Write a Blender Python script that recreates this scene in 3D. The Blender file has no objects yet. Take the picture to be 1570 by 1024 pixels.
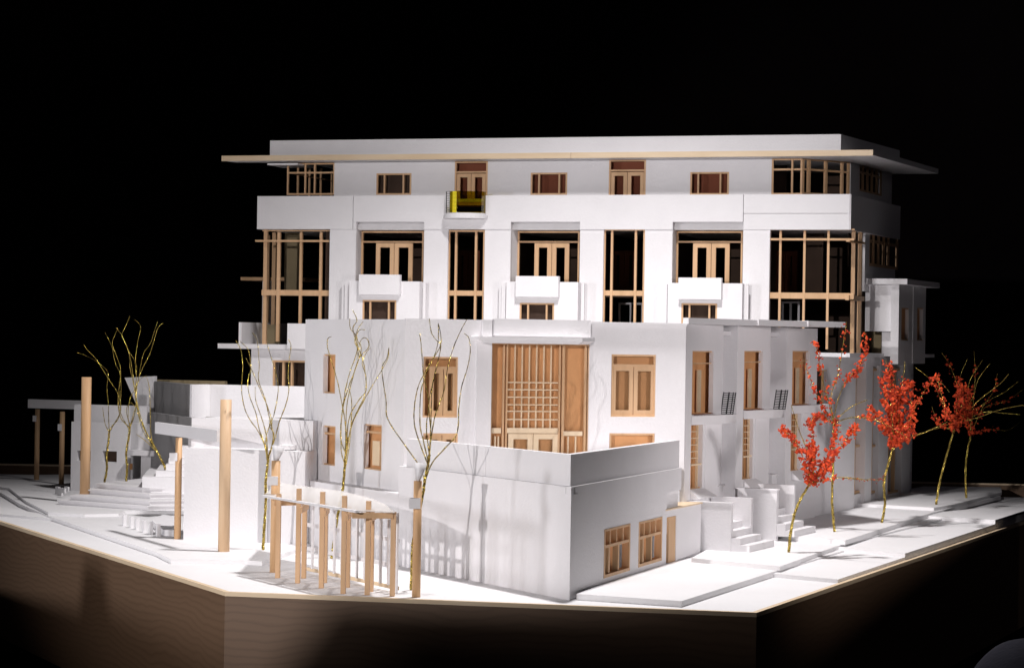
import bpy, math, random
from mathutils import Vector, Matrix, noise
random.seed(7)
SC = bpy.context.scene
COL = SC.collection
# ------------------------------------------------------------------ camera (1 unit = height of the lens over the board)
FPX, CX, HY, ROLL = 3500.0, 785.0, 520.0, 0.0157
cam = bpy.data.objects.new('camera', bpy.data.cameras.new('camera')); COL.objects.link(cam)
cam.data.sensor_width = 36; cam.data.lens = 36 * FPX / 1570
cam.matrix_world = Matrix.Translation((0, 0, 1)) @ Matrix.Rotation(math.pi / 2, 4, 'X') @ Matrix.Rotation(ROLL, 4, 'Z')
cam.data.shift_y = (HY - 512) / 1570
cam.data.clip_start = .1; cam.data.clip_end = 200
SC.camera = cam
# ------------------------------------------------------------------ world, light, exposure
w = bpy.data.worlds.new('World'); SC.world = w; w.use_nodes = True
w.node_tree.nodes['Background'].inputs[0].default_value = (.55, .5, .6, 1)
w.node_tree.nodes['Background'].inputs[1].default_value = .016
SC.view_settings.view_transform = 'Standard'; SC.view_settings.look = 'None'; SC.view_settings.exposure = 0; SC.view_settings.gamma = 1


def lamp(name, loc, aim, power, size, color, cone=None, blend=.5):
    L = bpy.data.lights.new(name, 'SPOT'); o = bpy.data.objects.new(name, L); COL.objects.link(o)
    L.energy = power; L.color = color; L.shadow_soft_size = size
    L.spot_size = math.radians(cone or 60); L.spot_blend = blend
    o.location = loc; o.rotation_euler = (Vector(aim) - Vector(loc)).to_track_quat('-Z', 'Y').to_euler()
    return o


SIDE, KEY = Vector((-11.8, 5.4, 1.4)), Vector((-4.0, .5, 2.2))
lamp('overhead_lamp', (.45, 10.0, 5.2), (.0, 10.6, 0), 1300, .16, (1, .965, .965), 92, .6)
lamp('side_lamp', SIDE, (-.4, 10.3, .48), 1750, .65, (.965, .955, 1), 38, .9)
lamp('key_lamp', KEY, (.2, 12.4, 1.4), 2050, .035, (1, .95, .945), 31, .6)
RIGHT = Vector((6.2, 3.4, 1.3))
lamp('right_lamp', RIGHT, (1.35, 11.2, -.22), 1750, .5, (1, .945, .955), 25, .8)

# ------------------------------------------------------------------ pixel <-> place


def ray(px, py):
    u = px - CX; v = py - HY
    return ((u * math.cos(ROLL) + v * math.sin(ROLL)) / FPX, -(v * math.cos(ROLL) - u * math.sin(ROLL)) / FPX)


def G(px, py, z=0.0):
    a, b = ray(px, py); t = (z - 1) / b
    return Vector((a * t, t, z))


def AT(px, py, D):
    a, b = ray(px, py)
    return Vector((a * D, D, 1 + b * D))


class Frame:
    """vertical plane: s runs along a, d runs out of it towards the viewer, z is up"""
    def __init__(s, o, ang=None, to=None, flip=False):
        s.o = Vector((o[0], o[1]))
        if to is not None:
            v = Vector((to[0] - o[0], to[1] - o[1])); s.len = v.length; s.a = v.normalized()
        else:
            s.a = Vector((math.sin(math.radians(ang)), math.cos(math.radians(ang))))
        s.n = Vector((s.a.y, -s.a.x))
        mid = s.o
        if s.n.dot(-mid) < 0: s.n = -s.n
        if flip: s.n = -s.n

    def P(s, u, d, z):
        p = s.o + s.a * u + s.n * d
        return Vector((p.x, p.y, z))

    def hit(s, px, py, d=0.0):
        a, b = ray(px, py); q = s.o + s.n * d
        t = q.dot(s.n) / Vector((a, 1)).dot(s.n)
        p = Vector((a * t, t)) - q
        return p.dot(s.a), 1 + b * t

    def rect(s, x0, y0, x1, y1, d=0.0):
        xm, ym = (x0 + x1) / 2, (y0 + y1) / 2
        s0, s1 = s.hit(x0, ym, d)[0], s.hit(x1, ym, d)[0]
        z0, z1 = s.hit(xm, y1, d)[1], s.hit(xm, y0, d)[1]
        return min(s0, s1), max(s0, s1), z0, z1


class MB:
    def __init__(s): s.v = []; s.f = []; s.sm = False

    def add(s, vs, fs):
        b = len(s.v); s.v += [tuple(v) for v in vs]; s.f += [tuple(i + b for i in f) for f in fs]; return s

    def box(s, fr, s0, s1, d0, d1, z0, z1):
        c = [fr.P(u, d, z) for z in (z0, z1) for d in (d0, d1) for u in (s0, s1)]
        return s.add(c, [(0, 1, 3, 2), (4, 6, 7, 5), (0, 4, 5, 1), (2, 3, 7, 6), (0, 2, 6, 4), (1, 5, 7, 3)])

    def prism(s, pts, z0, z1):
        """pts: plan polygon"""
        n = len(pts)
        vs = [(p[0], p[1], z0) for p in pts] + [(p[0], p[1], z1) for p in pts]
        fs = [tuple(range(n))[::-1], tuple(range(n, 2 * n))] + [(i, (i + 1) % n, (i + 1) % n + n, i + n) for i in range(n)]
        return s.add(vs, fs)

    def plate(s, fr, poly, d0, d1):
        """poly: (s, z) outline in the frame, given thickness from d0 to d1"""
        n = len(poly)
        vs = [fr.P(u, d0, z) for u, z in poly] + [fr.P(u, d1, z) for u, z in poly]
        fs = [tuple(range(n))[::-1], tuple(range(n, 2 * n))] + [(i, (i + 1) % n, (i + 1) % n + n, i + n) for i in range(n)]
        return s.add(vs, fs)

    def bar(s, p, q, wd, ht=None):
        p = Vector(p); q = Vector(q); ht = ht or wd; a = (q - p).normalized()
        up = Vector((0, 0, 1)) if abs(a.z) < .9 else Vector((0, 1, 0))
        x = a.cross(up).normalized() * wd / 2; y = a.cross(x).normalized() * ht / 2
        c = [e + i * x + j * y for e in (p, q) for i, j in ((-1, -1), (1, -1), (1, 1), (-1, 1))]
        return s.add(c, [(0, 1, 2, 3), (7, 6, 5, 4), (0, 4, 5, 1), (1, 5, 6, 2), (2, 6, 7, 3), (3, 7, 4, 0)])

    def cyl(s, p, q, r0, r1=None, n=20):
        p = Vector(p); q = Vector(q); r1 = r0 if r1 is None else r1; a = (q - p).normalized()
        up = Vector((0, 0, 1)) if abs(a.z) < .9 else Vector((0, 1, 0))
        x = a.cross(up).normalized(); y = a.cross(x)
        vs = [e + r * (math.cos(2 * math.pi * k / n) * x + math.sin(2 * math.pi * k / n) * y) for e, r in ((p, r0), (q, r1)) for k in range(n)]
        s.sm = True
        return s.add(vs, [tuple(range(n)), tuple(range(2 * n - 1, n - 1, -1))] + [(k, k + n, (k + 1) % n + n, (k + 1) % n) for k in range(n)])

    def tube(s, pts, rads, n=5):
        pts = [Vector(p) for p in pts]; m = len(pts); vs = []
        ref = Vector((.3, 1, .2)).normalized()
        for i, p in enumerate(pts):
            t = (pts[min(i + 1, m - 1)] - pts[max(i - 1, 0)]).normalized()
            x = t.cross(ref).normalized(); y = t.cross(x)
            for k in range(n):
                an = 2 * math.pi * k / n + i * .35
                vs.append(p + rads[i] * (math.cos(an) * x + math.sin(an) * y))
        fs = [(i * n + k, i * n + (k + 1) % n, (i + 1) * n + (k + 1) % n, (i + 1) * n + k) for i in range(m - 1) for k in range(n)]
        fs += [tuple(range(n)), tuple(range(m * n - 1, (m - 1) * n - 1, -1))]
        return s.add(vs, fs)


LOC = {}


def obj(name, mb, mat, parent=None, smooth=False, kind=None, label=None, cat=None, group=None):
    xs = [v[0] for v in mb.v]; ys = [v[1] for v in mb.v]; zs = [v[2] for v in mb.v]
    o3 = Vector(((min(xs) + max(xs)) / 2, (min(ys) + max(ys)) / 2, min(zs)))
    me = bpy.data.meshes.new(name); me.from_pydata([(v[0] - o3.x, v[1] - o3.y, v[2] - o3.z) for v in mb.v], [], mb.f)
    me.validate(); me.update()
    import bmesh
    bm = bmesh.new(); bm.from_mesh(me); bmesh.ops.recalc_face_normals(bm, faces=bm.faces)
    big = [f for f in bm.faces if len(f.verts) > 4]
    if big and not mb.sm: bmesh.ops.triangulate(bm, faces=big, ngon_method='BEAUTY')
    bm.to_mesh(me); bm.free()
    if mat: me.materials.append(mat)
    if smooth or mb.sm:
        me.polygons.foreach_set('use_smooth', [len(p.vertices) < 9 for p in me.polygons])
    o = bpy.data.objects.new(name, me); COL.objects.link(o)
    LOC[o.name] = o3
    if parent: o.parent = parent; o.location = o3 - LOC[parent.name]
    else: o.location = o3
    props(o, label, cat, group, kind)
    return o


def props(o, label=None, cat=None, group=None, kind=None):
    if label: o['label'] = label
    if cat: o['category'] = cat
    if group: o['group'] = group
    if kind: o['kind'] = kind


def thing(name, loc, label, cat, group=None):
    o = bpy.data.objects.new(name, None); COL.objects.link(o); o.location = loc; o.empty_display_size = .05
    LOC[o.name] = Vector(loc); props(o, label, cat, group)
    return o


def cells(fr, s0, s1, z0, z1, holes, d0, d1):
    """board s0..s1 x z0..z1 with rectangular cut-outs (s0,s1,z0,z1), outer faces only"""
    mb = MB()
    S = sorted({s0, s1} | {min(max(h[i], s0), s1) for h in holes for i in (0, 1)})
    Z = sorted({z0, z1} | {min(max(h[i], z0), z1) for h in holes for i in (2, 3)})
    solid = lambda i, j: 0 <= i < len(S) - 1 and 0 <= j < len(Z) - 1 and not any(
        h[0] < (S[i] + S[i + 1]) / 2 < h[1] and h[2] < (Z[j] + Z[j + 1]) / 2 < h[3] for h in holes)
    for i in range(len(S) - 1):
        for j in range(len(Z) - 1):
            if not solid(i, j): continue
            a, b, c, e = S[i], S[i + 1], Z[j], Z[j + 1]
            q = lambda *p: mb.add([fr.P(*x) for x in p], [(0, 1, 2, 3)])
            q((a, d1, c), (b, d1, c), (b, d1, e), (a, d1, e)); q((a, d0, c), (a, d0, e), (b, d0, e), (b, d0, c))
            if not solid(i - 1, j): q((a, d0, c), (a, d1, c), (a, d1, e), (a, d0, e))
            if not solid(i + 1, j): q((b, d0, c), (b, d0, e), (b, d1, e), (b, d1, c))
            if not solid(i, j - 1): q((a, d0, c), (b, d0, c), (b, d1, c), (a, d1, c))
            if not solid(i, j + 1): q((a, d0, e), (a, d1, e), (b, d1, e), (b, d0, e))
    # weld
    idx = {}; nv = []; mp = []
    for v in mb.v:
        k = tuple(round(c, 6) for c in v)
        if k not in idx: idx[k] = len(nv); nv.append(v)
        mp.append(idx[k])
    mb.v = nv; mb.f = [tuple(mp[i] for i in f) for f in mb.f]
    return mb


# ------------------------------------------------------------------ materials
def mat(name, col, rough=.6, metal=0, var=.0, vscale=6, bump=0.0, bscale=60, stretch=(1, 1, 1), col2=None, spec=.35):
    m = bpy.data.materials.new(name); m.use_nodes = True; nt = m.node_tree; N = nt.nodes; L = nt.links
    p = N['Principled BSDF']; p.inputs['Roughness'].default_value = rough; p.inputs['Metallic'].default_value = metal
    p.inputs['Specular IOR Level'].default_value = spec
    p.inputs['Base Color'].default_value = (*col, 1)
    tc = N.new('ShaderNodeNewGeometry'); mp = N.new('ShaderNodeMapping'); mp.inputs['Scale'].default_value = stretch
    L.new(tc.outputs['Position'], mp.inputs['Vector'])
    if var or col2:
        n = N.new('ShaderNodeTexNoise'); n.inputs['Scale'].default_value = vscale; n.inputs['Detail'].default_value = 5; n.inputs['Roughness'].default_value = .6
        L.new(mp.outputs[0], n.inputs['Vector'])
        r = N.new('ShaderNodeValToRGB'); r.color_ramp.elements[0].position = .35; r.color_ramp.elements[1].position = .65
        c2 = col2 or tuple(c * (1 - var) for c in col)
        r.color_ramp.elements[0].color = (*c2, 1); r.color_ramp.elements[1].color = (*col, 1)
        L.new(n.outputs['Fac'], r.inputs['Fac']); L.new(r.outputs['Color'], p.inputs['Base Color'])
    if bump:
        n2 = N.new('ShaderNodeTexNoise'); n2.inputs['Scale'].default_value = bscale; n2.inputs['Detail'].default_value = 6
        L.new(mp.outputs[0], n2.inputs['Vector'])
        b = N.new('ShaderNodeBump'); b.inputs['Strength'].default_value = bump; b.inputs['Distance'].default_value = .01
        L.new(n2.outputs['Fac'], b.inputs['Height']); L.new(b.outputs['Normal'], p.inputs['Normal'])
    return m


WHITE = mat('foam_board', (.80, .785, .80), .62, 0, .05, 3.0, .12, 90)
GROUND = mat('ground_board', (.84, .83, .84), .6, 0, .05, 2.2, .15, 60)
EDGE = mat('board_edge', (.80, .77, .76), .8, 0, .08, 30, .3, 160)
WOOD = mat('basswood', (.68, .435, .25), .55, 0, 0, 14, .12, 80, (1, 1, .12), (.56, .35, .19))
DOWEL = mat('dowel_wood', (.70, .45, .25), .55, 0, 0, 22, .15, 70, (1, 1, .07), (.55, .33, .17))
POST = mat('pale_dowel', (.70, .50, .32), .55, 0, 0, 16, .15, 70, (1, 1, .10), (.60, .40, .24))
STRIP = mat('pale_strip', (.80, .64, .45), .5, 0, 0, 12, .08, 60, (.2, .2, 1), (.72, .55, .36))
CARD = mat('tan_card', (.88, .45, .20), .7, 0, .12, 5, .06, 80)
RUST = mat('brown_card', (.23, .065, .030), .75, 0, .15, 5, .05, 80)
DARK = mat('dark_card', (.085, .050, .034), .8, 0, .3, 5, .0, 80)  # brown lining; its dark tone also stands in for unlit rooms
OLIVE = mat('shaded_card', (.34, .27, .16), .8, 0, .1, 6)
BLACKM = mat('black_metal', (.012, .012, .013), .4, 0, 0)
BLACK = mat('black_cloth', (.0035, .0030, .0032), .95, 0, .3, 2, 0, 80, spec=.0)
WALL_SHADE = mat('wall_shade_grey', (.30, .295, .30), .75, 0, .12, 5)  # shade of the receding walls put into a darker grey base colour
DROP = mat('dark_backdrop_cloth', (.030, .022, .025), .95, 0, .4, .3, spec=.0)
GREY = mat('grey_cloth', (.06, .06, .09), .9, 0, .35, 4, .4, 60)
YELLOW = mat('yellow_acrylic', (.85, .70, .02), .25, 0, .0)


def tissue():
    m = bpy.data.materials.new('cream_tissue'); m.use_nodes = True; nt = m.node_tree; nt.nodes.remove(nt.nodes['Principled BSDF'])
    d = nt.nodes.new('ShaderNodeBsdfDiffuse'); d.inputs[0].default_value = (.86, .84, .82, 1)
    t = nt.nodes.new('ShaderNodeBsdfTranslucent'); t.inputs[0].default_value = (.86, .84, .82, 1)
    q = nt.nodes.new('ShaderNodeBsdfTransparent')
    a = nt.nodes.new('ShaderNodeMixShader'); a.inputs[0].default_value = .35; b = nt.nodes.new('ShaderNodeMixShader'); b.inputs[0].default_value = .5
    L = nt.links.new; L(d.outputs[0], a.inputs[1]); L(t.outputs[0], a.inputs[2]); L(a.outputs[0], b.inputs[1]); L(q.outputs[0], b.inputs[2]); L(b.outputs[0], nt.nodes['Material Output'].inputs[0])
    return m


CREAM = tissue()


def gold():
    m = mat('gold_foil', (.66, .50, .12), .17, 1, 0, 6, 0)
    nt = m.node_tree; p = nt.nodes['Principled BSDF']
    n = nt.nodes.new('ShaderNodeTexNoise'); n.inputs['Scale'].default_value = 60; n.inputs['Detail'].default_value = 3
    g = nt.nodes.new('ShaderNodeNewGeometry'); nt.links.new(g.outputs['Position'], n.inputs['Vector'])
    b = nt.nodes.new('ShaderNodeBump'); b.inputs['Strength'].default_value = 1; b.inputs['Distance'].default_value = .02
    nt.links.new(n.outputs['Fac'], b.inputs['Height']); nt.links.new(b.outputs['Normal'], p.inputs['Normal'])
    d = nt.nodes.new('ShaderNodeBsdfDiffuse'); d.inputs[0].default_value = (.10, .07, .03, 1)
    mx = nt.nodes.new('ShaderNodeMixShader'); mx.inputs[0].default_value = .22
    out = nt.nodes['Material Output']
    nt.links.new(p.outputs[0], mx.inputs[1]); nt.links.new(d.outputs[0], mx.inputs[2]); nt.links.new(mx.outputs[0], out.inputs[0])
    return m


GOLD = gold()
LEAF = mat('orange_moss', (.80, .095, .018), .85, 0, 0, 34, .5, 200, col2=(.32, .018, .010))


def glass(name, tint, gl):
    m = bpy.data.materials.new(name); m.use_nodes = True; nt = m.node_tree; nt.nodes.remove(nt.nodes['Principled BSDF'])
    t = nt.nodes.new('ShaderNodeBsdfTransparent'); t.inputs[0].default_value = (*tint, 1)
    g = nt.nodes.new('ShaderNodeBsdfGlossy'); g.inputs['Roughness'].default_value = .03
    mx = nt.nodes.new('ShaderNodeMixShader'); mx.inputs[0].default_value = gl
    nt.links.new(t.outputs[0], mx.inputs[1]); nt.links.new(g.outputs[0], mx.inputs[2]); nt.links.new(mx.outputs[0], nt.nodes['Material Output'].inputs[0])
    return m


GLASS = glass('clear_acrylic', (.93, .93, .93), 0)
YGLASS = glass('yellow_acrylic_sheet', (.62, .55, .05), .10)


def plywood():
    m = bpy.data.materials.new('plywood'); m.use_nodes = True; nt = m.node_tree; N = nt.nodes; L = nt.links
    p = N['Principled BSDF']; p.inputs['Roughness'].default_value = .55
    g = N.new('ShaderNodeNewGeometry'); mp = N.new('ShaderNodeMapping'); mp.inputs['Scale'].default_value = (1.5, 1.5, 2.2)
    L.new(g.outputs['Position'], mp.inputs['Vector'])
    n = N.new('ShaderNodeTexNoise'); n.inputs['Scale'].default_value = 1.6; n.inputs['Detail'].default_value = 3; n.inputs['Roughness'].default_value = .45
    L.new(mp.outputs[0], n.inputs['Vector'])
    sx = N.new('ShaderNodeSeparateXYZ'); L.new(g.outputs['Position'], sx.inputs[0])
    m1 = N.new('ShaderNodeMath'); m1.operation = 'MULTIPLY'; m1.inputs[1].default_value = 34; L.new(sx.outputs['Z'], m1.inputs[0])
    mu = N.new('ShaderNodeMath'); mu.operation = 'MULTIPLY_ADD'; mu.inputs[1].default_value = 5; L.new(n.outputs['Fac'], mu.inputs[0]); L.new(m1.outputs[0], mu.inputs[2])
    fr = N.new('ShaderNodeMath'); fr.operation = 'FRACT'; L.new(mu.outputs[0], fr.inputs[0])
    r = N.new('ShaderNodeValToRGB'); e = r.color_ramp.elements
    e[0].position = 0; e[0].color = (.125, .072, .040, 1); e[1].position = .4; e[1].color = (.155, .091, .052, 1)
    e2 = r.color_ramp.elements.new(.85); e2.color = (.148, .086, .049, 1); e3 = r.color_ramp.elements.new(1); e3.color = (.13, .075, .042, 1)
    L.new(fr.outputs[0], r.inputs['Fac']); L.new(r.outputs['Color'], p.inputs['Base Color'])
    return m


PLY = plywood()

# ------------------------------------------------------------------ surroundings
mb = MB(); mb.add([(-40, -12, -2.2), (40, -12, -2.2), (40, 42, -2.2), (-40, 42, -2.2)], [(0, 1, 2, 3)])
obj('floor', mb, BLACK, kind='structure')
mb = MB(); mb.add([(-40, 40, -2.2), (40, 40, -2.2), (40, 40, 26), (-40, 40, 26)], [(0, 1, 2, 3)])
obj('backdrop', mb, DROP, kind='structure')




def flag(label, lamp_at, axis, level, pts):  # unseen cards added to keep lamp light off the base sides
    """upright black card whose top edge lies on the lines from the lamp to the given places"""
    lamp_at = Vector(lamp_at); tp = []
    for q in pts:
        q = Vector(q); t = (level - lamp_at[axis]) / (q[axis] - lamp_at[axis]); tp.append(lamp_at + (q - lamp_at) * t)
    th = Vector((.02, 0, 0)) if axis == 0 else Vector((0, .02, 0))
    pr = [Vector((p.x, p.y, -2.19)) for p in (tp[-1], tp[0])] + tp
    n = len(pr)
    mb = MB(); mb.add(pr + [p - th for p in pr], [tuple(range(n)), tuple(range(2 * n - 1, n - 1, -1))] + [(i, (i + 1) % n, (i + 1) % n + n, i + n) for i in range(n)])
    obj('light_flag', mb, BLACK, label=label, cat='light flag', group='added black card light flags out of view beside the model')


flag('added tall black card light flag, out of view on the studio floor left of the model', SIDE, 0, -3.1, [(1.4, 8.25, -.02), (.24, 8.58, -.01), (-.62, 8.77, -.01), (-.70, 8.79, -.25), (-1.1, 8.88, -.24), (-1.8, 10.2, -.22), (-1.84, 10.3, -.05), (-1.98, 10.56, -.05), (-2.02, 10.62, -.28), (-2.4, 11.3, -.32), (-2.67, 11.97, -.36), (-2.9, 12.4, -.38)])
flag('added short black card light flag, out of view in front of the model towards the camera', KEY, 1, 2.5, [(-.9, 8.8, -.3), (-.68, 8.77, .0), (2.2, 8.2, .0)])
flag('added low black card light flag, out of view to the right of the model towards the camera', RIGHT, 0, 3.6, [(-1.1, 8.88, .06), (.92, 8.45, .12), (1.9, 10.7, .16), (2.95, 13.1, .16)])
# ------------------------------------------------------------------ model base
B = G(345, 908); A = G(0, 800); C = G(1160, 940); Dr = G(1570, 800)
dl = (A - B).normalized(); dr = (Dr - C).normalized()
yl, yr = 15.75, 15.15
BL = B + dl * ((yl - B.y) / dl.y); BR = C + dr * ((yr - C.y) / dr.y)
BASE = [B, C, BR, BL]


def inset(poly, t):
    n = len(poly); out = []
    for i in range(n):
        p0, p1, p2 = [Vector(q[:2]) for q in (poly[i - 1], poly[i], poly[(i + 1) % n])]
        a = (p1 - p0).normalized(); b = (p2 - p1).normalized()
        na = Vector((-a.y, a.x)); nb = Vector((-b.y, b.x))
        bis = (na + nb); bis = bis / bis.dot(na)
        out.append(p1 + bis * t)
    return out


base = thing('model_base', (0, 11, -.62), 'plywood sided base board with pale rim carrying the whole white model', 'model base')
names = ['front_panel', 'right_panel', 'back_panel', 'left_panel']
inn = inset(BASE, .03)
for i in range(4):
    p, q = BASE[i], BASE[(i + 1) % 4]; pi, qi = inn[i], inn[(i + 1) % 4]
    top = .085 if i == 2 else -.014
    if i == 2:
        p, q, pi, qi = inn[2], inn[3], inset(BASE, .07)[2], inset(BASE, .07)[3]
    obj('side_panel', MB().prism([p, q, qi, pi], -.60, top), PLY, base)
    if i != 2:
        pi2, qi2 = inset(BASE, .022)[i], inset(BASE, .022)[(i + 1) % 4]
        obj('edge_strip', MB().prism([BASE[i], BASE[(i + 1) % 4], qi2, pi2], -.0135, .003), STRIP, base)
    else:
        obj('edge_strip', MB().prism([p, q, qi, pi], .0853, .0953), STRIP, base)
obj('ground', MB().prism(inset(BASE, .0225), -.013, 0.0), GROUND, kind='structure')

# raised sheets: each a plan polygon with its own height
ins = inset(BASE, .0235)


def on_right(y):   # board's right edge at depth y
    p, q = ins[1], ins[2]; t = (y - p.y) / (q.y - p.y); return p + (q - p) * t


def on_left(y):
    p, q = ins[0], ins[3]; t = (y - p.y) / (q.y - p.y); return p + (q - p) * t


def sheet(name, pts, z0, z1, m=GROUND):
    mb = MB().prism(pts, z0, z1)
    o = obj(name, mb, m, kind='structure')
    return o


E1, E2, E3 = .017, .034, .056
S1, S2, S3, S4 = .024, .043, .066, .084
backy = 14.7
# street terraces on the right, stepping up towards the back
for (a, b, z0, z1) in (((1194, 879.5), (1276, 887), 0, E1), ((1293, 840), (1387, 848), E1, E2), ((1431, 791), (1545, 798), E2, E3)):
    p, q = G(*a, z1), G(*b, z1)
    pr = p + (q - p) * 1.0
    t = (q - p); 
    # meet the board's right edge
    e0, e1 = Vector(ins[1][:2]), Vector(ins[2][:2])
    dd = e1 - e0; tt = Vector((t.x, t.y)); den = tt.x * dd.y - tt.y * dd.x
    k = ((e0.x - p.x) * dd.y - (e0.y - p.y) * dd.x) / den
    qq = Vector((p.x + tt.x * k, p.y + tt.y * k))
    left = Vector((p.x - tt.x * .3, p.y - tt.y * .3))
    sheet('street', [left, qq, on_right(backy), Vector((left.x + 1.6, backy))], z0 + .0004, z1)
# sidewalk terraces on the right
curb = [G(1045, 921, S1), G(1192, 874, S1), G(1293, 833, S2), G(1431, 788, S3), G(1536, 757, S4)]
sheet('sidewalk', [G(884, 910, S1), G(1045, 921, S1), G(1192, 874, S1), G(1192, 874, S1) + Vector((1.6, 3.7, 0)), Vector((1.4, 13.0)), Vector((.8, 10.6))], .0004, S1)
sheet('sidewalk', [G(1060, 855, S2), G(1196, 868, S2), G(1293, 833, S2), G(1293, 833, S2) + Vector((.95, 2.0, 0)), Vector((1.9, 13.6)), Vector((1.1, 11.3))], S1 + .0004, S2)
sheet('sidewalk', [G(1170, 818, S3), G(1296, 828, S3), G(1431, 785, S3), G(1431, 785, S3) + Vector((.7, 1.5, 0)), Vector((2.6, 14.6)), Vector((1.45, 12.2))], S2 + .0004, S3)
sheet('sidewalk', [G(1290, 770, S4), G(1432, 778, S4), G(1466, 772, S4), G(1536, 754, S4), G(1536, 754, S4) + Vector((.1, .5, 0)), Vector((2.7, 14.9)), Vector((2.0, 13.4))], S3 + .0004, S4)
# left: plaza and street sheets
PZ = .02
cl = [G(402, 860, PZ), G(375, 858.5, PZ), G(262, 857, PZ), G(240, 846, PZ), G(165, 821, PZ), G(75, 791, PZ), G(30, 772, PZ), G(0, 754, PZ)]
far = cl[-1] + (cl[-1] - cl[-3]) * 1.2
sheet('plaza', cl + [far, Vector((far.x, 15.5)), Vector((-.9, 15.5)), Vector((-.9, 11))], .0004, PZ)
p0 = G(74, 792, PZ); p1 = G(0, 786, PZ)
LS = .014
tt = (p1 - p0)
e0, e1 = Vector(ins[0][:2]), Vector(ins[3][:2]); dd = e1 - e0; den = tt.x * dd.y - tt.y * dd.x
k = ((e0.x - p0.x) * dd.y - (e0.y - p0.y) * dd.x) / den
qq = Vector((p0.x + tt.x * k, p0.y + tt.y * k))
sheet('street', [p0 - tt * .6, qq, on_left(15.4), Vector((on_left(15.4).x + 1.2, 15.4)), Vector((-3.3, 13.5))], .0004, LS)
W2 = .036
sheet('plaza', [G(74, 785, W2), G(130, 788, W2), G(182, 787, W2), G(190, 783, W2), G(300, 784, W2), G(300, 784, W2) + Vector((.4, 4, 0)), Vector((-3.2, 15.4)), Vector((-4.2, 15.4)), G(14, 748, W2), G(40, 768, W2)], PZ + .0004, W2)

# ------------------------------------------------------------------ generic window


def window(name, fr, x0, y0, x1, y1, d, parent, vs=(), hs=(), bar=.010, wd=.012, back=None, backd=.03, pane=True, m=WOOD, label=None, frame=True, segs=None, framebar=None):
    """picture rectangle -> timber frame, mullions and rails in a wall. vs / hs: picture x / y of bars"""
    s0, s1, z0, z1 = fr.rect(x0, y0, x1, y1, d)
    ym = (y0 + y1) / 2; xm = (x0 + x1) / 2; fb = framebar or bar
    F = MB()
    if frame:
        F.box(fr, s0, s0 + fb, d - wd, d, z0, z1); F.box(fr, s1 - fb, s1, d - wd, d, z0, z1)
        F.box(fr, s0 + fb, s1 - fb, d - wd, d, z1 - fb, z1); F.box(fr, s0 + fb, s1 - fb, d - wd, d, z0, z0 + fb)
        fo = obj(name, F, m, parent, label=label)
    else:
        F.box(fr, s0, s1, d - wd, d, z1 - fb * .6, z1); fo = obj(name, F, m, parent, label=label)
    for v in vs:
        b = bar
        if isinstance(v, tuple): v, b = v
        u = fr.hit(v, ym, d)[0]
        obj('mullion', MB().box(fr, u - b / 2, u + b / 2, d - wd, d + .002, z0 + (fb if frame else 0), z1 - fb), m, fo)
    for h in hs:
        b = bar
        if isinstance(h, tuple): h, b = h
        z = fr.hit(xm, h, d)[1]
        obj('rail', MB().box(fr, s0 + (fb if frame else 0), s1 - (fb if frame else 0), d - wd - .001, d - .0015, z - b / 2, z + b / 2), m, fo)
    if pane:
        obj('pane', MB().box(fr, s0 + .002, s1 - .002, d - wd - .006, d - wd - .003, z0 + .002, z1 - .002), GLASS, fo)
    if back:
        ex = backd * 1.4
        obj('backing_card', MB().box(fr, s0 - ex, s1 + ex, d - backd - .006, d - backd, z0 - .004, z1 + .004), back, fo)
    return fo, (s0, s1, z0, z1)


def door_pair(fr, x0, y0, x1, y1, d, parent, st=.018, m=WOOD, glassy=True):
    """two framed leaves side by side"""
    s0, s1, z0, z1 = fr.rect(x0, y0, x1, y1, d); mid = (s0 + s1) / 2
    for a, b in ((s0, mid - .0015), (mid + .0015, s1)):
        F = MB(); F.box(fr, a, a + st, d - .012, d, z0, z1); F.box(fr, b - st, b, d - .012, d, z0, z1)
        F.box(fr, a + st, b - st, d - .012, d, z1 - st, z1); F.box(fr, a + st, b - st, d - .012, d, z0, z0 + st * 1.3)
        o = obj('door_leaf', F, m, parent)
        if glassy: obj('pane', MB().box(fr, a + st, b - st, d - .009, d - .006, z0 + st * 1.3, z1 - st), GLASS, o)


# ================================================================== MAIN BUILDING
M0 = G(1298, 783, .06)
FM = Frame(M0, ang=-73.0)            # s grows to the LEFT
FM.a = -FM.a                          # now s grows to the right, 0 at the right corner
FR = Frame(M0, ang=23.5)             # right-hand side, s grows away
FR.n = Vector((FR.a.y, -FR.a.x))
main = thing('main_building', (M0.x - 1.6, M0.y + .9, .02), 'tall white four storey slab building with flat roof at the back of the model', 'building')
H = lambda x, y, d=0: FM.hit(x, y, d)
DP = -.13                             # penthouse wall set back
sL = H(395, 325)[0]; sR = H(1303, 325)[0]
zb1 = H(850, 299.5)[1]; zb0 = H(850, 352)[1]     # band top / bottom
depth = 1.25
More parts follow.
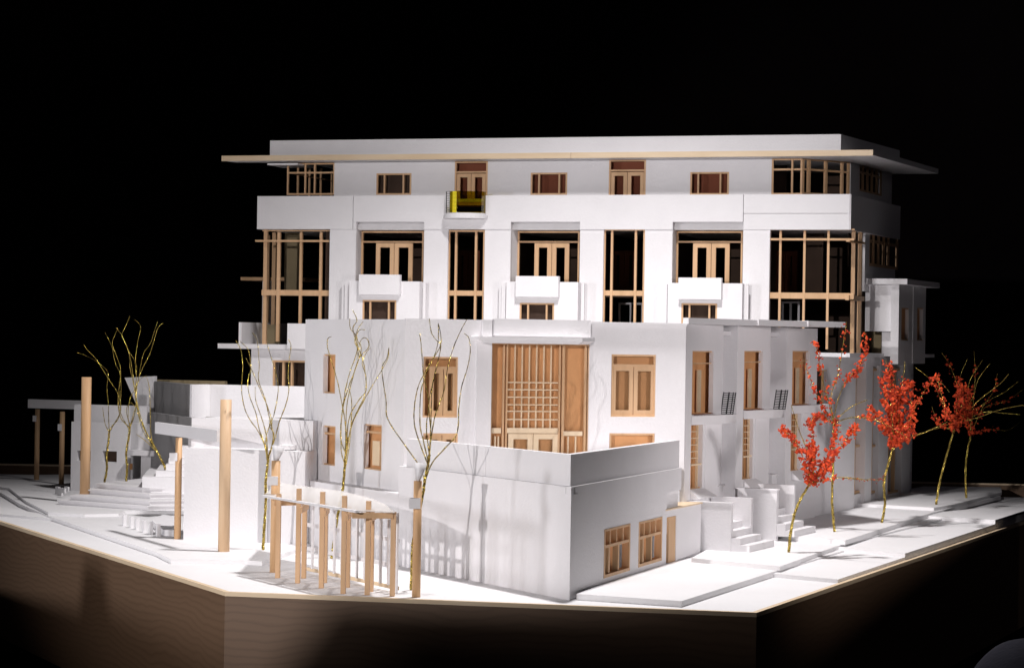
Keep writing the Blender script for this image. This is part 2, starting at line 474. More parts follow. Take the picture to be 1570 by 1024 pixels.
# roof
z_r0 = H(850, 235.5)[1]; z_r1 = H(850, 211.5)[1]; z_s0 = H(850, 243.5)[1]
ra, rb = H(416, 228)[0], H(1290, 220)[0]
rr_ = FM.P(rb, .02, 0); ang_ = math.radians(26.5); rs_ = Vector((math.sin(ang_), math.cos(ang_), 0)) * 1.13
roof = obj('roof', MB().prism([FM.P(ra, .02, 0), rr_, rr_ + rs_, FM.P(ra, -1.1, 0)], z_r0, z_r1), WHITE, main)
slabp = [FM.P(H(341, 243, .05)[0], .05, 0), FM.P(H(1339, 233, .05)[0], .05, 0)]
side = FR.a
far_r = slabp[1] + Vector((side.x + .03, side.y, 0)) * 1.42; far_l = slabp[0] + Vector((FM.n.x * -1.45, FM.n.y * -1.45, 0))
s440 = H(436, 245)[0]
obj('roof_slab', MB().prism([slabp[0], slabp[1], far_r, FM.P(s440 + .25, -1.35, 0), FM.P(s440 + .12, -.2, 0), FM.P(s440, -.16, 0), FM.P(H(352, 243)[0], -.09, 0)], z_s0, z_r0 - .0006), WHITE, main)
fs = Frame(slabp[0], to=slabp[1])
jl = fs.hit(876, 240)[0]
obj('fascia', MB().box(fs, 0, jl - .001, .0005, .012, z_s0 - .003, z_r0 - .001), STRIP, main)
obj('fascia', MB().box(fs, jl + .001, fs.len, .0005, .012, z_s0 - .003, z_r0 - .001), STRIP, main)
s_, z_ = H(405, 251, .0)
obj('soffit_light_shelf', MB().box(FM, s_, s_ + .2, -.3, -.05, z_ - .005, z_ + .005), WHITE, main)
# penthouse wall with openings
pw = [(577, 266, 630.5, 299), (697, 247.5, 747.5, 305), (813.5, 265, 869.5, 299), (933.5, 245, 990, 299), (1058, 264, 1117.5, 299)]
zp0 = zb1 - .03; zp1 = z_s0 - .0006
pl, pr = H(512.5, 270, DP)[0], H(1183, 270, DP)[0]
holes = [FM.rect(*r, DP) for r in pw]
ej = H(628, 270, DP)[0] * 0 + H(555, 270, DP)[0]
obj('penthouse_wall', cells(FM, pl, pr, zp0, zp1, holes, DP - .025, DP), WHITE, main)
# windows of the penthouse
for (r, vs, bk) in ((pw[0], (589.5, 618.5), DARK), (pw[2], (826.5, 857.5), RUST), (pw[4], (1070.5, 1104.5), RUST)):
    x0, y0, x1, y1 = r
    window('penthouse_window', FM, x0, y0, x1, y1, DP + .001, main, vs, (), .010, .02, bk, .05)
for (r, bk) in ((pw[1], RUST), (pw[3], RUST)):
    x0, y0, x1, y1 = r
    fo, q = window('terrace_door', FM, x0, y0, x1, y1 + 10, DP + .001, main, (), (y0 + 16.5,), .010, .02, bk, .06, pane=False)
    door_pair(FM, x0 + 3, y0 + 19, x1 - 3, y1 + 8, DP - .004, fo, .022)
# left glazed corner of the penthouse
window('corner_glazing', FM, 440, 250, 513, 299, DP - .01, main, (468, 482.5), (265,), .010, .014, None)
fl_ = Frame(FM.P(H(440, 270, DP)[0], DP - .01, 0), ang=-17)
gm = MB()
for k in range(4):
    s = H(442, 270, DP)[0]
    gm2 = MB().box(FM, s + .012 * k, s + .012 * k + .012, DP - .15 - .16 * k, DP - .138 - .16 * k, zp0, zp1)
    obj('mullion', gm2, WOOD, main)
obj('rail', MB().box(FM, s, s + .012, DP - .7, DP - .05, H(440, 265, DP)[1] - .005, H(440, 265, DP)[1] + .005), WOOD, main)
# right glazed corner: straight part and splayed part
window('corner_glazing', FM, 1183, 243, 1230, 299, DP, main, (1214.5,), (260,), .011, .014, None)
pa = FM.P(H(1231, 270, DP)[0], DP - .005, 0)
FS = Frame(pa, ang=56)
window('corner_glazing', FS, 1231, 245, 1303, 300, 0, main, ((1241, .016), (1267, .014), (1292, .012)), (262,), .011, .016, None)
# penthouse right side
pe = FS.P(FS.hit(1304, 270)[0], 0, 0)
FPR = Frame(pe, ang=24); FPR.n = Vector((FPR.a.y, -FPR.a.x))
r1 = (1318, 252, 1352, 297)
hole = FPR.rect(*r1, 0)
obj('penthouse_side_wall', cells(FPR, .0, .95, zp0, zp1, [hole], -.02, 0), WHITE, main)
window('side_window', FPR, *r1, 0, main, (1324, 1331, 1338, 1345), (268,), .012, .012, DARK, .05)
# band (terrace parapet): three boards with fine joints
j1, j2 = H(542, 320)[0], H(1140, 320)[0]
notch = (H(694, 310)[0], H(742.5, 310)[0], H(707, 325)[1], zb1 + 1)
rec = []
for (x0, x1) in ((545.5, 649.5), (782.5, 888.5), (1030.5, 1138.5)):
    rec.append(FM.rect(x0, 340.5, x1, 500))
tall = [(686.5, 353, 742.5, 500), (925, 351, 988, 500)]
tallr = [FM.rect(*t) for t in tall]
zlow = H(850, 500)[1]
g = .0016
band = obj('parapet_band', MB().box(FM, sL, j1 - g, -.03, .006, zb0, zb1), WHITE, main)
obj('parapet_panel', cells(FM, j1 + g, j2 - g, zb0, zb1, [notch] + rec, -.03, .006), WHITE, main)
obj('parapet_panel', MB().box(FM, j2 + g, sR, -.03, .006, H(1200, 327.5)[1] + g * .6, zb1), WHITE, main)
obj('parapet_panel', MB().box(FM, j2 + g, sR, -.03, .0035, zb0, H(1200, 327.5)[1] - g * .6), WHITE, main)
obj('terrace_floor', MB().box(FM, sL + .01, sR - .01, -depth, -.031, zb0 + .002, zb0 + .03), WHITE, main)
# side band, right: returns along the side
obj('parapet_band', MB().box(FR, .001, 1.15, -.03, -.002, zb0, zb1), WHITE, main)
obj('parapet_band', MB().box(FM, sL, sL + .03, -1.1, -.031, zb0, zb1), WHITE, main)
# front wall piers below the band, one board cut out
zg = H(850, 560)[1]
xs = [(505, 545.5), (649.5, 686.5), (742.5, 782.5), (888.5, 925), (988, 1030.5), (1138.5, 1180)]
for x0, x1 in xs:
    s0, s1 = H(x0, 420)[0], H(x1, 420)[0]
    zt = H((x0 + x1) / 2, 357)[1]
    obj('pier', MB().box(FM, s0, s1, -.03, 0, .02, zb0 - .0006), WHITE, main)
    obj('pier_facing', MB().box(FM, s0 + .001, s1 - .001, .0005, .0045, .02, zt), WHITE, main)
# tall windows
RAILS = {0: (448.5,), 1: (449,)}
for k, (t, vs) in enumerate(zip(tall, (((698.5, .013), (729, .013)), ((937.5, .013), (974, .013))))):
    window('stair_window', FM, *t, -.012, main, vs, ((372 if k == 5 else 449.5, .030),), .010, .014, None)
# glazed corners of the middle storeys
for (x0, x1, vs, y0) in ((401, 505, ((426.5, .020), (460.5, .016), (491, .016)), 353), (1180, 1309, ((1195.5, .013), (1232.5, .013), (1269, .013)), 351)):
    fo, q = window('corner_glazing', FM, x0, y0, x1, 535 if x0 > 1000 else 524, -.018, main, vs, ((449 if x0 < 1000 else 453.5, .034),), .011, .014, None, frame=False)
    s0, s1 = q[0], q[1]; zt = H((x0 + x1) / 2, 369.5 if x0 < 1000 else 367)[1]
    ext = .04 if x0 < 1000 else 0
    obj('rail', MB().box(FM, s0 - ext, s1, -.028, -.002, zt - .006, zt + .006), WOOD, fo)
# corner posts right
for x in (1311, 1321):
    s, z = H(x, 440, -.03)
    u = FR.hit(x, 440, -.005)[0] if x > 1305 else 0
    obj('corner_post', MB().box(FR, u, u + .02, -.03, -.008, H(1311, 548)[1], zb0), WOOD, main)
obj('rail', MB().box(FR, 0, .34, -.028, -.006, H(1311, 456)[1] - .015, H(1311, 456)[1] + .012), WOOD, main)
obj('rail', MB().box(FR, 0, .34, -.028, -.006, H(1311, 369)[1] - .006, H(1311, 369)[1] + .006), WOOD, main)
# left end posts, set back
for (x, dd_) in ((406, -.03), (419, -.40), (409, -.75)):
    s, z = H(x, 440, dd_)
    obj('corner_post', MB().box(FM, s - .012, s + .012, dd_ - .02, dd_, H(406, 535)[1], zb0), WOOD, main)
# recesses with doors
for i, (x0, x1) in enumerate(((545.5, 649.5), (782.5, 888.5), (1030.5, 1138.5))):
    s0, s1, z0, z1 = rec[i]
    dw = -.10
    off = (8, 10.5, 6)[i]
    sw = H(x0 + off, 400, dw)[0]
    # splayed left cheek
    cheek = [FM.P(s0, -.03, 0), FM.P(sw, dw, 0), FM.P(sw - .02, dw - .02, 0), FM.P(s0 - .03, -.035, 0)]
    obj('recess_cheek', MB().prism(cheek, z0, z1), WHITE, main)
    obj('recess_cheek', MB().box(FM, s1 - .0, s1 + .02, dw, -.031, z0, z1), WHITE, main)
    ztop = H((x0 + x1) / 2, 353.5, dw)[1]
    obj('recess_head', MB().box(FM, s0, s1, dw - .01, -.045, ztop, z1 + .02), WHITE, main)
    y0 = 354.5
    fo, q = window('terrace_glazing', FM, x0 + off, y0, x1 - .5, 470, dw, main, (), (371,), .010, .016, None, pane=False)
    xa = (576, 819, 1062)[i]; xb = (632, 872, 1118)[i]
    ss = H(xa - 2, 400, dw)[0]
    door_pair(FM, xa, 373, xb, 466, dw - .002, fo, .026)
    # balcony bay
    o0, o1 = ((524, 660), (765, 902), (1011, 1158))[i]
    c0, c1 = ((535, 643), (776, 886), (1024, 1138))[i]
    p0_, p1_ = ((550, 612.5), (790.5, 856), (1040, 1106))[i]
    zt = (432, 433, 435)[i]
    d1, d2, d3 = .05, .095, .13
    bz = H((o0 + o1) / 2, zt, d1)[1]
    wy0 = (460, 464.5, 465)[i]
    wx0, wx1 = ((555.5, 607.5), (796.5, 849.5), (1044.5, 1099.5))[i]
    u0, u1 = H(o0, 460, d1)[0], H(o1 - 14, 460, d1)[0]
    bay = obj('balcony_bay', MB().prism([FM.P(u0, .005, 0), FM.P(u0, d1, 0), FM.P(u1, d1, 0), FM.P(u1, .005, 0)], .03, bz), WHITE, main)
    v0, v1 = H(c0, 460, d2)[0], H(c1, 460, d2)[0]
    hole = FM.rect(wx0, wy0, wx1, 500, d2)
    obj('bay_front', cells(FM, v0, v1, .03, bz + .002, [hole], d1 + .0006, d2), WHITE, bay)
    pb0, pb1 = H(p0_, 436, d3)[0], H(p1_, 436, d3)[0]
    obj('balcony_panel', MB().box(FM, pb0, pb1, d2 + .0006, d3, H(581, 452 + i, d3)[1], H(581, 421 + i * .6, d3)[1]), WHITE, bay)
    window('bay_window', FM, wx0, wy0, wx1, 500, d2 - .003, main, (((567.5, 596), (809.5, 838), (1057, 1087.5))[i]), (), .010, .012, DARK, .036)
    # ledge shadow step left of bay
    obj('bay_flank', MB().box(FM, v0 - .036, v0 - .012, d1 + .0004, d1 + .02, .03, bz - .004), WHITE, bay)
    obj('bay_flank', MB().box(FM, v1 + .012, v1 + .03, d1 + .0004, d1 + .02, .03, bz - .004), WHITE, bay)
# curved balcony in front of the terrace door
bs0, bs1 = H(675, 325, .08)[0], H(742, 325, .08)[0]; bmid = (bs0 + bs1) / 2; rad = (bs1 - bs0) / 2
zf = H(707, 326.5, .08)[1]
def arc(r, k=14, a0=math.pi, a1=0.0, dep=.11):
    return [(bmid + r * math.cos(a0 + (a1 - a0) * i / k), .007 + dep * math.sin(a0 + (a1 - a0) * i / k)) for i in range(k + 1)]
balc = thing('curved_balcony', FM.P(bmid, .05, zf - .03), 'small curved white balcony with black and yellow guard on the upper parapet band', 'balcony')
ap = arc(rad)
obj('floor_slab', MB().prism([FM.P(s, d, 0) for s, d in ap], zf - .032, zf - .012), WHITE, balc)
obj('floor_slab', MB().prism([FM.P(s, d, 0) for s, d in arc(rad * .94, dep=.1)], zf - .0118, zf), WHITE, balc)
rp = arc(rad * .9, dep=.098); zr = H(707, 293.5, .08)[1]
for i in range(0, 5, 2):
    s, d = rp[i]; p = FM.P(s, d, zf + .0005)
    obj('baluster', MB().bar(p, p + Vector((0, 0, zr - zf)), .003), BLACKM, balc)
for k in range(10):
    z = zf + .004 + (zr - zf - .004) * k / 9
    m_ = MB()
    for i in range(4): m_.bar(FM.P(*rp[i], z), FM.P(*rp[i + 1], z), .0019)
    obj('guard_rail', m_, BLACKM, balc)
sh = MB()
for i in range(4, 14):
    a_, b_ = rp[i], rp[i + 1]
    sh.add([FM.P(*a_, zf + .001), FM.P(*b_, zf + .001), FM.P(*b_, zr), FM.P(*a_, zr),
            FM.P(a_[0], a_[1] - .003, zf + .001), FM.P(b_[0], b_[1] - .003, zf + .001), FM.P(b_[0], b_[1] - .003, zr), FM.P(a_[0], a_[1] - .003, zr)],
           [(0, 1, 2, 3), (7, 6, 5, 4), (3, 2, 6, 7), (0, 4, 5, 1)])
obj('yellow_guard', sh, YGLASS, balc)
yb = MB()
for k in range(16):
    z0_ = zf + .002 + (zr - zf - .002) * k / 16
    s, d = rp[5]; s2, d2_ = rp[6]
    yb.add([], [])
    yb.bar(FM.P(s, d + .004, z0_ + .003), FM.P(s2, d2_ + .004, z0_ + .003), .003, (zr - zf) / 16 * .8)
obj('yellow_slats', yb, YELLOW, balc, kind='stuff')
# interior: floors, dark back wall, inner doors
zfm = H(850, 449)[1]; zfl = H(850, 548)[1]
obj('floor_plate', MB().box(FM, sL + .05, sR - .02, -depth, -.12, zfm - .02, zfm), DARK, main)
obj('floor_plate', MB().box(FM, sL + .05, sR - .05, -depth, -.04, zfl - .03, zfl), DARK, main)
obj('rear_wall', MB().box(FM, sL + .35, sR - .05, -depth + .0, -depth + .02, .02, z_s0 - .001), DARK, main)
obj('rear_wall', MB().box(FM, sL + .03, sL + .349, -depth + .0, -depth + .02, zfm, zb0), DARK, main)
for x0, x1 in ((436, 460), (1236, 1262)):
    s0, s1 = H(x0, 400, -.45)[0], H(x1, 400, -.45)[0]
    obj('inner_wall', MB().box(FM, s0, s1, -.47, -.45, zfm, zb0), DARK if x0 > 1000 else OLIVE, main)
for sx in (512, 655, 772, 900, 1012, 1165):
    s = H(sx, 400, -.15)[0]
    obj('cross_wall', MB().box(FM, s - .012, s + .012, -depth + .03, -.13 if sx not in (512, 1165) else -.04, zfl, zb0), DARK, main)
for (x0, x1, y0) in ((700, 735, 384), (938, 976, 384), (1185, 1222, 385)):
    so = obj('inner_door', MB().box(FM, *[H(x, 400, -.6)[0] for x in (x0, x0 + .6)], -.61, -.6, zfm, H(x0, y0, -.6)[1]), RUST, main)
    door_pair(FM, x0, y0, x1, 448, -.6, so, .03, RUST, False)
for (x0, x1, y0) in ((948, 986, 464), (1198, 1226, 462)):
    window('inner_window', FM, x0, y0, x1, 500, -.45, main, ((x0 + x1) / 2,), (), .012, .012, None, m=WHITE, pane=False)
obj('inner_lining', MB().box(FR, .36, 1.1, -.075, -.07, zfl, zb0 - .01), DARK, main)
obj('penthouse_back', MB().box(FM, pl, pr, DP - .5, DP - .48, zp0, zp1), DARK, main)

# lower left end of the main building: window, floor slab, terrace with parapets
zs1, zs0 = H(400, 527.5)[1], H(400, 535)[1]
s0 = H(338, 531)[0]
obj('terrace_slab', MB().box(FM, s0, H(560, 500)[0], -.9, .04, zs0, zs1), WHITE, main)
obj('left_pier', MB().box(FM, H(385, 560)[0], H(418, 560)[0], -.5, 0, .02, zs0 - .0006), WHITE, main)
wl = (418, 552.5, 480, 620)
window('ground_window', FM, *wl, -.002, main, (434, 447), (), .012, .02, DARK, .10)
hl = FM.rect(*wl)
obj('lower_wall', cells(FM, H(418, 560)[0] + .0005, H(560, 560)[0], .02, zs0 - .0006, [hl], -.03, 0), WHITE, main)
s1_ = H(366, 510, .02)[0]
obj('terrace_parapet', MB().box(FM, s1_, s1_ + .018, -.7, .02, zs1 + .0006, H(366, 494)[1]), WHITE, main)
obj('terrace_parapet', MB().box(FM, H(440.5, 510, .07)[0], H(520, 510, .07)[0], .045, .07, H(456, 535, .07)[1], H(456, 496, .07)[1]), WHITE, main)
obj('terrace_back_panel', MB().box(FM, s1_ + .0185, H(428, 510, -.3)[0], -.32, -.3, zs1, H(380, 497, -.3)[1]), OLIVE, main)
# far left canopy behind
a_, b_ = H(369, 427, -.8), H(402, 427, -.8)
obj('side_canopy', MB().box(FM, a_[0], b_[0] + .3, -1.1, -.8, H(385, 430, -.8)[1], H(385, 425, -.8)[1]), WOOD, main)
obj('side_wing', MB().box(FM, H(402, 470, -.85)[0], H(416, 470, -.85)[0], -.95, -.85, .02, H(385, 430, -.85)[1]), WHITE, main)

# right-hand side below the parapet
ziR = H(1303, 545)[1]
q1 = (1333, 357, 1377, 411)
hs_ = FR.rect(*q1, -.03)
u0 = FR.hit(1326, 400, -.03)[0]
obj('side_wall', cells(FR, u0, 1.15, H(1303, 430)[1] - .05, zb0 - .0006, [hs_], -.05, -.03), WHITE, main)
window('side_window', FR, *q1, -.03, main, (1340, 1348, 1356, 1363), (373,), .018, .012, DARK, .09)
zc = H(1303, 432)[1]
# right bay with its canopy
bay = thing('side_bay', FR.P(.5, .1, zc - .6), 'grey white projecting bay under a thin canopy on the right side wall', 'bay')
cA = AT(1391, 430, 13.3); F1 = Frame((cA.x, cA.y), ang=-78); F1.a = -F1.a
F2 = Frame((cA.x, cA.y), ang=23.5); F2.n = Vector((F2.a.y, -F2.a.x))
c1 = F1.hit(1325, 430)[0]; c2 = F2.hit(1441, 433)[0]
zc1, zc0 = F1.hit(1391, 427.5)[1], F1.hit(1391, 436)[1]
def bplan(i, o0, o1):
    p = F1.P(-o0, 0, 0); q = F1.P(c1, 0, 0); r = F2.P(o1, 0, 0)
    return p, q, r
pc = [F1.P(c1, 0, 0), F1.P(0, 0, 0), F2.P(c2, 0, 0), F2.P(c2, -.5, 0), F1.P(c1, -.5, 0)]
obj('canopy', MB().prism(pc, zc0, zc1), WHITE, bay)
x_ = F1.hit(1378, 480, -.03)[0]; wlft = F1.hit(1326, 480, -.03)[0]; x2 = F1.hit(1366, 480, -.06)[0]
zbt = F1.hit(1350, 508, -.05)[1]; zbb = F1.hit(1378, 558, -.03)[1]
obj('bay_panel', MB().box(F1, wlft, x2, -.1, -.06, zbt, zc0 - .0005), WHITE, bay)
obj('bay_wall', MB().box(F1, x2 + .001, x_, -.12, -.03, zbb, zc0 - .0005), WHITE, bay)
fo2 = F1.P(x_, -.032, 0); F3 = Frame(fo2, ang=23.5); F3.n = Vector((F3.a.y, -F3.a.x))
wins = [(1382, 472, 1393, 522), (1406, 472, 1415, 522)]
e_ = F3.hit(1419, 500)[0]; em = F3.hit(1399, 500)[0]
for (a, b, wn) in ((.001, em - .004, wins[0]), (em + .004, e_, wins[1])):
    obj('bay_wall', cells(F3, a, b, zbb, zc0 - .0005, [F3.rect(*wn)], -.03, 0), WHITE, bay)
    window('bay_window', F3, *wn, -.002, bay, (), (), .008, .012, CARD, .02)
obj('bay_post', MB().box(F3, em - .0038, em + .0038, -.02, .006, zbb, zc0 - .0005), WHITE, bay)
obj('side_box', MB().box(F1, F1.hit(1352, 530, -.12)[0], x2, -.4, -.11, F1.hit(1352, 546, -.1)[1], zbt - .001), WHITE, bay)
obj('side_shelf', MB().box(F3, e_ + .001, e_ + .25, -.2, 0, F3.hit(1430, 548)[1], F3.hit(1430, 543)[1]), WHITE, bay)
obj('terrace_back_panel', MB().box(F1, F1.hit(1326, 530, -.3)[0], F1.hit(1352, 530, -.3)[0], -.32, -.3, F1.hit(1340, 543, -.3)[1], zbt), OLIVE, bay)
# terrace slab on the lower right volume + lower side wall with piers
zt1, zt0 = H(1280, 541)[1], H(1280, 547)[1]
P_a = FM.P(H(1235, 545, .04)[0], .04, 0); P_b = FM.P(H(1303, 545, .06)[0], .06, 0)
ter = MB().prism([P_a, P_b, FR.P(.6, .05, 0), FR.P(.6, -1.2, 0), FM.P(H(1235, 545)[0], -1.0, 0)], zt0, zt1)
obj('terrace_slab', ter, WHITE, main)
TH0 = G(1247, 796, .05); TH1 = G(1303, 782, .06)
FW = Frame(TH0, to=TH1); FW.n = Vector((FW.a.y, -FW.a.x))
ww = (1251, 567, 1268, 637)
hw = FW.rect(*ww)
hw2 = FW.rect(1251, 648, 1268, 655)
obj('garden_wall', cells(FW, .0, FW.len, .02, zt0 - .0006, [hw], -.03, 0), WHITE, main)
window('side_window', FW, *ww, -.003, main, (1262,), (), .006, .012, DARK, .04)
# piers and tall windows of the lower right side
zl = zt0 - .0006
def prx(x, d=0): return FR.hit(x, 660, d)[0]
segs = [(1303.5, 1311, 0), (1327, 1337, .0), (1348, 1362, -.01), (1383, 1396, -.01)]
for (x0, x1, d) in segs:
    obj('side_pier', MB().box(FR, prx(x0, d), prx(x1, d), -.12, d, .05, zl), WHITE, main)
obj('side_head', MB().box(FR, prx(1311), prx(1396), -.119, -.012, H(1303, 562)[1], zl), WHITE, main)
for (x0, x1, vs, hh) in ((1311, 1327, (1320,), (683,)), (1337, 1348, (), (683,)), (1362, 1383, (1372,), (683,))):
    y1 = 760
    window('tall_side_window', FR, x0, 565, x1, 755, -.03, main, vs, hh, .014, .02, CARD if x0 < 1330 else DARK, .06)
    obj('sill_panel', MB().box(FR, prx(x0), prx(x1), -.06, -.02, .05, FR.hit(x0, 757, -.03)[1]), WHITE, main)
obj('side_wall', MB().box(FR, prx(1396), prx(1396) + .3, -.2, -.06, .05, zl), WHITE, main)
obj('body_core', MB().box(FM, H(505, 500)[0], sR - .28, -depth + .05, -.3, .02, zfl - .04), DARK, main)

# ================================================================== CORNER BUILDING (tower and podium)
P0 = G(873, 920); PL = Frame(P0, ang=-30.2); PR = Frame(P0, to=G(1022, 872)); PR.n = Vector((PR.a.y, -PR.a.x))
corner = thing('corner_building', (.0, 10.6, 0), 'lower white corner block with walled terrace and large timber gridded entrance window', 'building')
hl_ = PL.hit(873, 697)[1]; zm = PL.hit(873, 746)[1]
sE = PL.hit(453, 760)[0]; sU = PL.hit(620, 690)[0]
sJ = PL.hit(741, 700)[0]
T = .03
# lower podium walls
th2 = math.acos(PL.a.dot(PR.a)) / 2
cm_ = T / math.tan(th2)
def corner_poly(o, far):
    """acute corner joint of the two walls, o = setback of the outer face"""
    def pt(k): return P0 + (PL.a + PR.a).normalized().to_3d() * (k / math.sin(th2))
    q = o + T; c_ = q / math.tan(th2)
    e = PR.P(c_ * 1.0, -o, 0)
    return [pt(o), PL.P(far, -o, 0), PL.P(far, -q, 0), pt(q), e]
obj('podium_wall', MB().prism(corner_poly(0, sJ - .001), .0, zm), WHITE, corner)
obj('podium_wall', MB().box(PL, sJ + .001, sU + .05, -T, 0, .0, zm), WHITE, corner)
zledge = PL.hit(608, 756)[1]
obj('podium_wall', MB().box(PL, sU + .052, sE, -T, 0, .0, zledge), WHITE, corner)
sPr = PR.hit(1045, 720)[0]; sPb = PR.hit(1022, 800)[0]
wn = [(926, 807, 965.5, 880), (979, 796, 1014.5, 864)]
hz = [PR.rect(*q) for q in wn]
obj('podium_wall', cells(PR, cm_ + .0003, sPb, .0, zm, hz, -T, 0), WHITE, corner)
obj('podium_wall', MB().box(PR, sPb + .0003, sPr, -T, 0, zm - .10, zm), WHITE, corner)
obj('podium_infill', MB().box(PR, sPb + .0003, sPr - .004, -T + .003, -.014, .15, zm - .1003), WHITE, corner)
for q, vx in zip(wn, ((935, 946, 955), (987, 996, 1005))):
    x0, y0, x1, y1 = q
    # bars follow the wall's own level lines
    s0, s1, z0, z1 = PR.rect(*q)
    F = MB(); fb = .013
    F.box(PR, s0, s0 + fb, -.03, .002, z0, z1); F.box(PR, s1 - fb, s1, -.03, .002, z0, z1)
    F.box(PR, s0 + fb, s1 - fb, -.03, .002, z1 - fb * .7, z1); F.box(PR, s0 + fb, s1 - fb, -.03, .002, z0, z0 + fb)
    fo = obj('podium_window', F, WOOD, corner)
    zr_ = z1 - (z1 - z0) * .36
    obj('rail', MB().box(PR, s0 + fb, s1 - fb, -.024, .0, zr_ - .006, zr_ + .006), WOOD, fo)
    for t in (.25, .5, .75):
        u = s0 + (s1 - s0) * t
        obj('mullion', MB().box(PR, u - .006, u + .006, -.024, -.002, zr_ + .006, z1 - fb * .7), WOOD, fo)
    for t in (.24, .60):
        u = s0 + (s1 - s0) * t
        obj('mullion', MB().box(PR, u - .009, u + .009, -.028, -.004, z0 + fb, zr_ - .006), WOOD, fo)
    obj('backing_card', MB().box(PR, s0, s1, -.06, -.055, z0, z1), DARK, fo)
    obj('inner_card', MB().box(PR, s0 + (s1 - s0) * .62, s1, -.054, -.045, z0, zr_), CARD, fo)
    obj('inner_card', MB().box(PR, s0, s1, -.054, -.045, zr_, z1), CARD, fo)
# upper parapet, set back a hair so that the lower wall shows its top edge
sb = .012
obj('parapet_wall', MB().prism(corner_poly(sb, sJ - .001), zm + .0005, hl_), WHITE, corner)
obj('parapet_wall', MB().box(PL, sJ + .001, sU, -T - sb, -sb, zm + .0005, hl_), WHITE, corner)
obj('parapet_wall', MB().box(PR, (T + sb) / math.tan(th2) + .0003, sPr, -T - sb, -sb, zm + .0005, hl_), WHITE, corner)
# terrace floor
TL = PL.P(PL.hit(620, 600, -.075)[0], -.075, 0)
obj('terrace_floor', MB().prism([PL.P(.02, -T, 0), PR.P(.02, -T, 0), PR.P(sPb, -T - .005, 0), Vector((.83, 10.8, 0)), Vector((-.3, 10.6, 0)), TL, PL.P(sU, -T - .002, 0)], zm - .03, zm - .004), WHITE, corner)
# ledge and left face of the tower
sT = PL.hit(608, 700)[0]
obj('ledge', MB().box(PL, PL.hit(609, 756)[0], sE, -.085, -T - .0005, zledge - .02, zledge), WHITE, corner)
dT = -.075
zT = 1.09
def lt(px, py): return PL.hit(px, py, dT)
zT = lt(545, 489.5)[1]
lw = [(495.5, 543, 514, 603), (494.5, 652.5, 514, 713), (558, 650.5, 585, 720)]
hz = [PL.rect(*q, dT) for q in lw]
a0, a1 = lt(620, 600)[0], lt(470, 600)[0]
obj('tower_wall', cells(PL, a0, a1, .0, zT, hz, dT - .025, dT), WHITE, corner)
for i, q in enumerate(lw):
    fo, _ = window('tower_window', PL, *q, dT - .008, corner, (), (((q[1] + 12, .010),) if i else ()), .007, .012, CARD, .03, m=WOOD)
    if i == 2: obj('inner_door', MB().box(PL, *sorted([PL.hit(571, 690, dT - .02)[0], PL.hit(582, 690, dT - .02)[0]]), dT - .034, dT - .02, _[2] + .02, _[3] - .075), STRIP, fo)
# left return of the tower
obj('tower_wall', MB().box(Frame(PL.P(a1, dT, 0), ang=62, flip=True), .0, .5, 0, .025, .0, zT - .0005), WHITE, corner)
# chamfer wall
PTL = PL.P(a0, dT, 0)
THd = Frame(G(1172, 815, .045), to=G(1247, 796, .055)); THd.n = Vector((THd.a.y, -THd.a.x))
sc = THd.hit(1050.5, 600)[0]
PTR = THd.P(sc, 0, 0)
FC = Frame(PTL, to=PTR)
def hc(x, y, d=0): return FC.hit(x, y, d)
zc_ = hc(830, 492)[1]
cw = [(648.5, 547, 702, 640), (937, 543.5, 1005.5, 639), (648.5, 664, 702, 720), (934, 664, 1004, 720)]
ent = (752, 526, 903, 720)
hz = [FC.rect(*q) for q in cw + [ent]]
obj('chamfer_wall', cells(FC, .0005, FC.len, zm - .02, zc_, hz, -.026, 0), WHITE, corner)
# pier strip beside the entrance and raised attic
obj('entrance_pier', MB().box(FC, hc(728, 600)[0], hc(751.5, 600)[0], .0006, .02, zm - .02, hc(740, 520)[1]), WHITE, corner)
obj('attic_panel', MB().box(FC, hc(757, 500, .02)[0], hc(905, 500)[0], .0006, .010, hc(830, 516)[1], zc_ + .006), WHITE, corner)
obj('attic_block', MB().box(FC, hc(738, 500)[0], hc(752, 500)[0], .0006, .03, hc(745, 516)[1], zc_ + .001), WHITE, corner)
can = [FC.P(hc(730, 520, .09)[0], .0, 0), FC.P(hc(735, 520, .09)[0], .09, 0), FC.P(hc(893, 520, .1)[0], .1, 0), FC.P(hc(912, 520, 0)[0], .0, 0)]
m_ = MB(); z1c = hc(815, 517, .08)[1]; z0c = hc(815, 527, .08)[1]
cc = sum(can, Vector()) / 4
bot = [cc + (p - cc) * .93 for p in can]; bot[0] = FC.P(hc(740, 520)[0], 0.0, 0); bot[3] = FC.P(hc(902, 520)[0], 0.0, 0)
m_.add([Vector((p.x, p.y, z1c)) for p in can] + [Vector((p.x, p.y, (z0c + z1c) / 2)) for p in can] + [Vector((p.x, p.y, z0c)) for p in bot],
       [(0, 1, 2, 3), (0, 4, 5, 1), (1, 5, 6, 2), (2, 6, 7, 3), (4, 8, 9, 5), (5, 9, 10, 6), (6, 10, 11, 7), (11, 10, 9, 8), (3, 7, 4, 0), (7, 11, 8, 4)])
obj('entrance_canopy', m_, WHITE, corner)
# chamfer windows
for i, q in enumerate(cw):
    x0, y0, x1, y1 = q
    fo, z_ = window('tower_window', FC, x0, y0, x1, y1, -.008, corner, (), ((y0 + 17, .012),) if i < 2 else (), .009, .014, CARD, .035)
    if i < 2: door_pair(FC, x0 + (1 if i else 10), y0 + 19, x1 - 1.5, y1 - 2, -.012, fo, .019)
    if i == 2: door_pair(FC, x0 + 8, y0 + 3, x1 - 4, y1, -.012, fo, .019)
